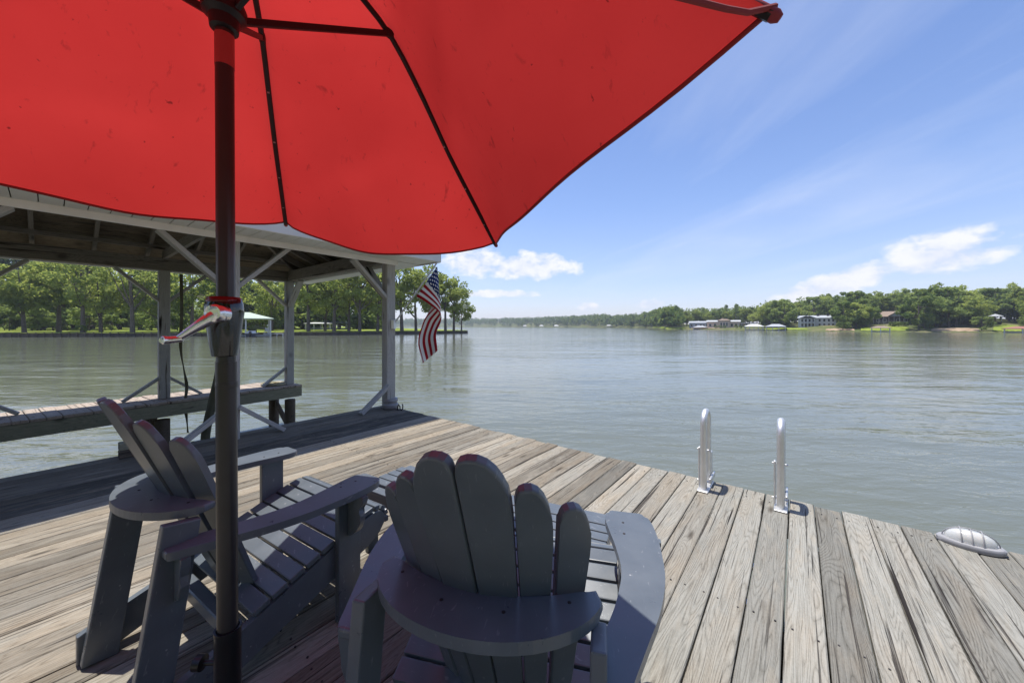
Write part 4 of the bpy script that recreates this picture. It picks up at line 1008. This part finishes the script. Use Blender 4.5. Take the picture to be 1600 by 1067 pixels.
# crank: boss towards the viewer, arm down to the left, small knob
b0 = Vector((.018, -.036, .030)); b1 = Vector((.032, -.058, .031)); e1 = Vector((-.046, -.082, -.030))
ck = link('crank_handle', tube_me('crank_handle', [b1 + Vector((0, .012, 0)), b1.lerp(e1, .1), b1.lerp(e1, .5), e1], [.0165, .016, .0115, .006], 18), M['chrome'], hs)
link('boss', tube_me('boss', [b0 + Vector((0, .01, 0)), b0, b1 + Vector((0, -.012, 0)), b1 + Vector((0, -.015, 0))], [.021, .021, .0205, .016], 24), M['chrome'], ck)
link('knob', tube_me('knob', [e1 + Vector((.012, .004, 0.002)), e1 + Vector((-.010, -.006, -.001)), e1 + Vector((-.016, -.016, -.001)), e1 + Vector((-.016, -.019, -.001))], [.007, .0085, .0095, .006], 16), M['chrome'], ck)
# ribs: tips found from where they show, at the radius of the canopy
AP = Vector((-.004, 0, 2.50 + zo))
TIPS = [(1.145, -.344, 1.753), (.644, .963, 1.681), (-.473, 1.010, 1.800), (-1.147, .08, 1.77), (-.64, -.95, 1.78), (.50, -1.06, 1.80)]
az = [round(math.degrees(math.atan2(y, x)), 1) for x, y, z in TIPS]
RRa = {a: math.hypot(x, y) for a, (x, y, z) in zip(az, TIPS)}; tipz = {a: z for a, (x, y, z) in zip(az, TIPS)}
def rib_pt(a, f):                                          # f 0 apex .. 1 tip : bowed rib
    r = RRa[a] * f; zt = tipz[a]; zj = 2.345; z2 = 2.20
    z = np.interp(f, [0, .12, .27, .43, .56, .70, .85, 1.0], [2.48, 2.455, 2.41, zj, z2, z2 - (z2 - zt) * .36, z2 - (z2 - zt) * .68, zt])
    return Vector((r * math.cos(R(a)), r * math.sin(R(a)), z + zo))
for a in az:
    pts = [rib_pt(a, f) for f in np.linspace(.02, .995, 22)]
    sm_ = [pts[0]] + [(pts[i - 1] + pts[i] * 2 + pts[i + 1]) / 4 for i in range(1, 21)] + [pts[21]]
    rb_ = link('rib', tube_me('rib', [p - Vector((0, 0, .014)) for p in sm_], .0095, 8), M['rib'], um)
    J = rib_pt(a, .43) - Vector((0, 0, .022)); hubp = Vector((.036 * math.cos(R(a)), .036 * math.sin(R(a)), 2.045 + zo))
    beam('strut', um, hubp, J, .013, .018, M['rib'], .002)
    link('joint', box_me('joint', .02, .03, .028, .003), M['rib'], rb_, J, (0, 0, R(a + 90)))
    # cloth pocket over the rib end
    e = rib_pt(a, 1.0); i_ = rib_pt(a, .955)
    link('tip_pocket', tube_me('tip_pocket', [i_ - Vector((0, 0, .012)), e - Vector((0, 0, .012)), e + (e - i_) * .12 - Vector((0, 0, .012))], [.008, .010, .006], 12), plain('pocket_cloth', (.22, .02, .03), .7), rb_)
    for f in (.55, .68, .8, .92): link('clip', box_me('clip', .02, .008, .012, .001), M['grey_cast'], rb_, rib_pt(a, f) - Vector((0, 0, .014)), (0, 0, R(a)))
link('runner_hub', lathe_me('runner_hub', [(.022, 0), (.030, .004), (.033, .03), (.046, .04), (.048, .06), (.042, .075), (.030, .09), (.025, .12), (.021, .122)], 24), M['rib'], um, (-.001, 0, 1.995 + zo))
link('crown_hub', lathe_me('crown_hub', [(.026, -.02), (.05, -.015), (.055, .02), (.03, .03)], 24), M['rib'], um, (-.004, 0, 2.44 + zo))
link('finial', lathe_me('finial', [(.02, 0), (.03, .01), (.035, .04), (.02, .07), (.005, .08)], 20), M['rib'], um, (-.004, 0, 2.51 + zo))
SAG = [(.11, .02), (.14, .03), (.11, .03), (.14, .03), (.12, .03), (.12, .03)]
cn = link('canopy', lathe_me('canopy', [(.095, -.040), (.055, -.024), (.012, -.012)], 24), M['canopy'], um, (0, 0, 2.52 + zo))
prn = np.random.default_rng(9)
for i in range(6):
    a, b = az[i], az[(i + 1) % 6]; sg_, sk = SAG[i]
    nf, nw = 26, 24; v = []
    p1, p2 = prn.uniform(0, 6.28, 2)
    for k in range(nf + 1):
        f_ = .03 + .97 * k / nf; A, B = rib_pt(a, f_), rib_pt(b, f_)
        for j in range(nw + 1):
            w = j / nw; p = A.lerp(B, w); e = math.sin(math.pi * w)
            # cloth hangs a little between the ribs, most towards the hem and next to the ribs; hem is scalloped
            p.z -= sg_ * e ** .7 * f_ ** 2.2 - 0.004
            p.z += sk * .35 * math.sin(2 * math.pi * w * 2 + p1) * e * f_ ** 2
            p.z += .006 * math.sin(11 * w + 9 * f_ + p2) * e
            # puckers pulled from the rib seams and a slack fold across the lower half
            ew = min(w, 1 - w); p.z += .0035 * math.sin(34 * f_ + p1 + 5 * w) * math.exp(-ew * 16) * min(1, ew * 40)
            p.z -= .014 * math.exp(-((f_ - .55 - .22 * w + .05 * math.sin(p2)) / .045) ** 2) * e
            rad = Vector((p.x, p.y, 0)).normalized(); p -= rad * (.145 * e ** .75 * f_ ** 3)
            v.append(p)
    fcs = [(k * (nw + 1) + j, k * (nw + 1) + j + 1, (k + 1) * (nw + 1) + j + 1, (k + 1) * (nw + 1) + j) for k in range(nf) for j in range(nw)]
    pm_ = link('canopy_panel', mesh('canopy_panel', [q - Vector((0, 0, 2.52 + zo)) for q in v], fcs, True), M['canopy'], cn)
    hem = tube_me('hem', [q - Vector((0, 0, 2.52 + zo)) for q in v[-(nw + 1):]], .0045, 6)
    hm = link('hem', hem, M['hem'] if 'hem' in M else M.setdefault('hem', plain('hem_cloth', (.20, .012, .014), .8)), um, (0, 0, 2.52 + zo))

# ------------------------------------------------------------------ the slightly hazy summer air over the lake
hz = link('haze', box_me('haze', 5400, 2300, 62, 0), None, None, (0, 850, 28.5)); hz['kind'] = 'stuff'
hm_ = bpy.data.materials.new('summer_haze'); hm_.use_nodes = True; nt = hm_.node_tree; nt.nodes.clear()
o_ = nt.nodes.new('ShaderNodeOutputMaterial'); pv = nt.nodes.new('ShaderNodeVolumePrincipled')
pv.inputs['Color'].default_value = (0.80, 0.87, 1.0, 1); pv.inputs['Density'].default_value = 0.00026; pv.inputs['Anisotropy'].default_value = 0.2
lk(nt, pv.outputs[0], o_.inputs['Volume']); hz.data.materials.append(hm_)
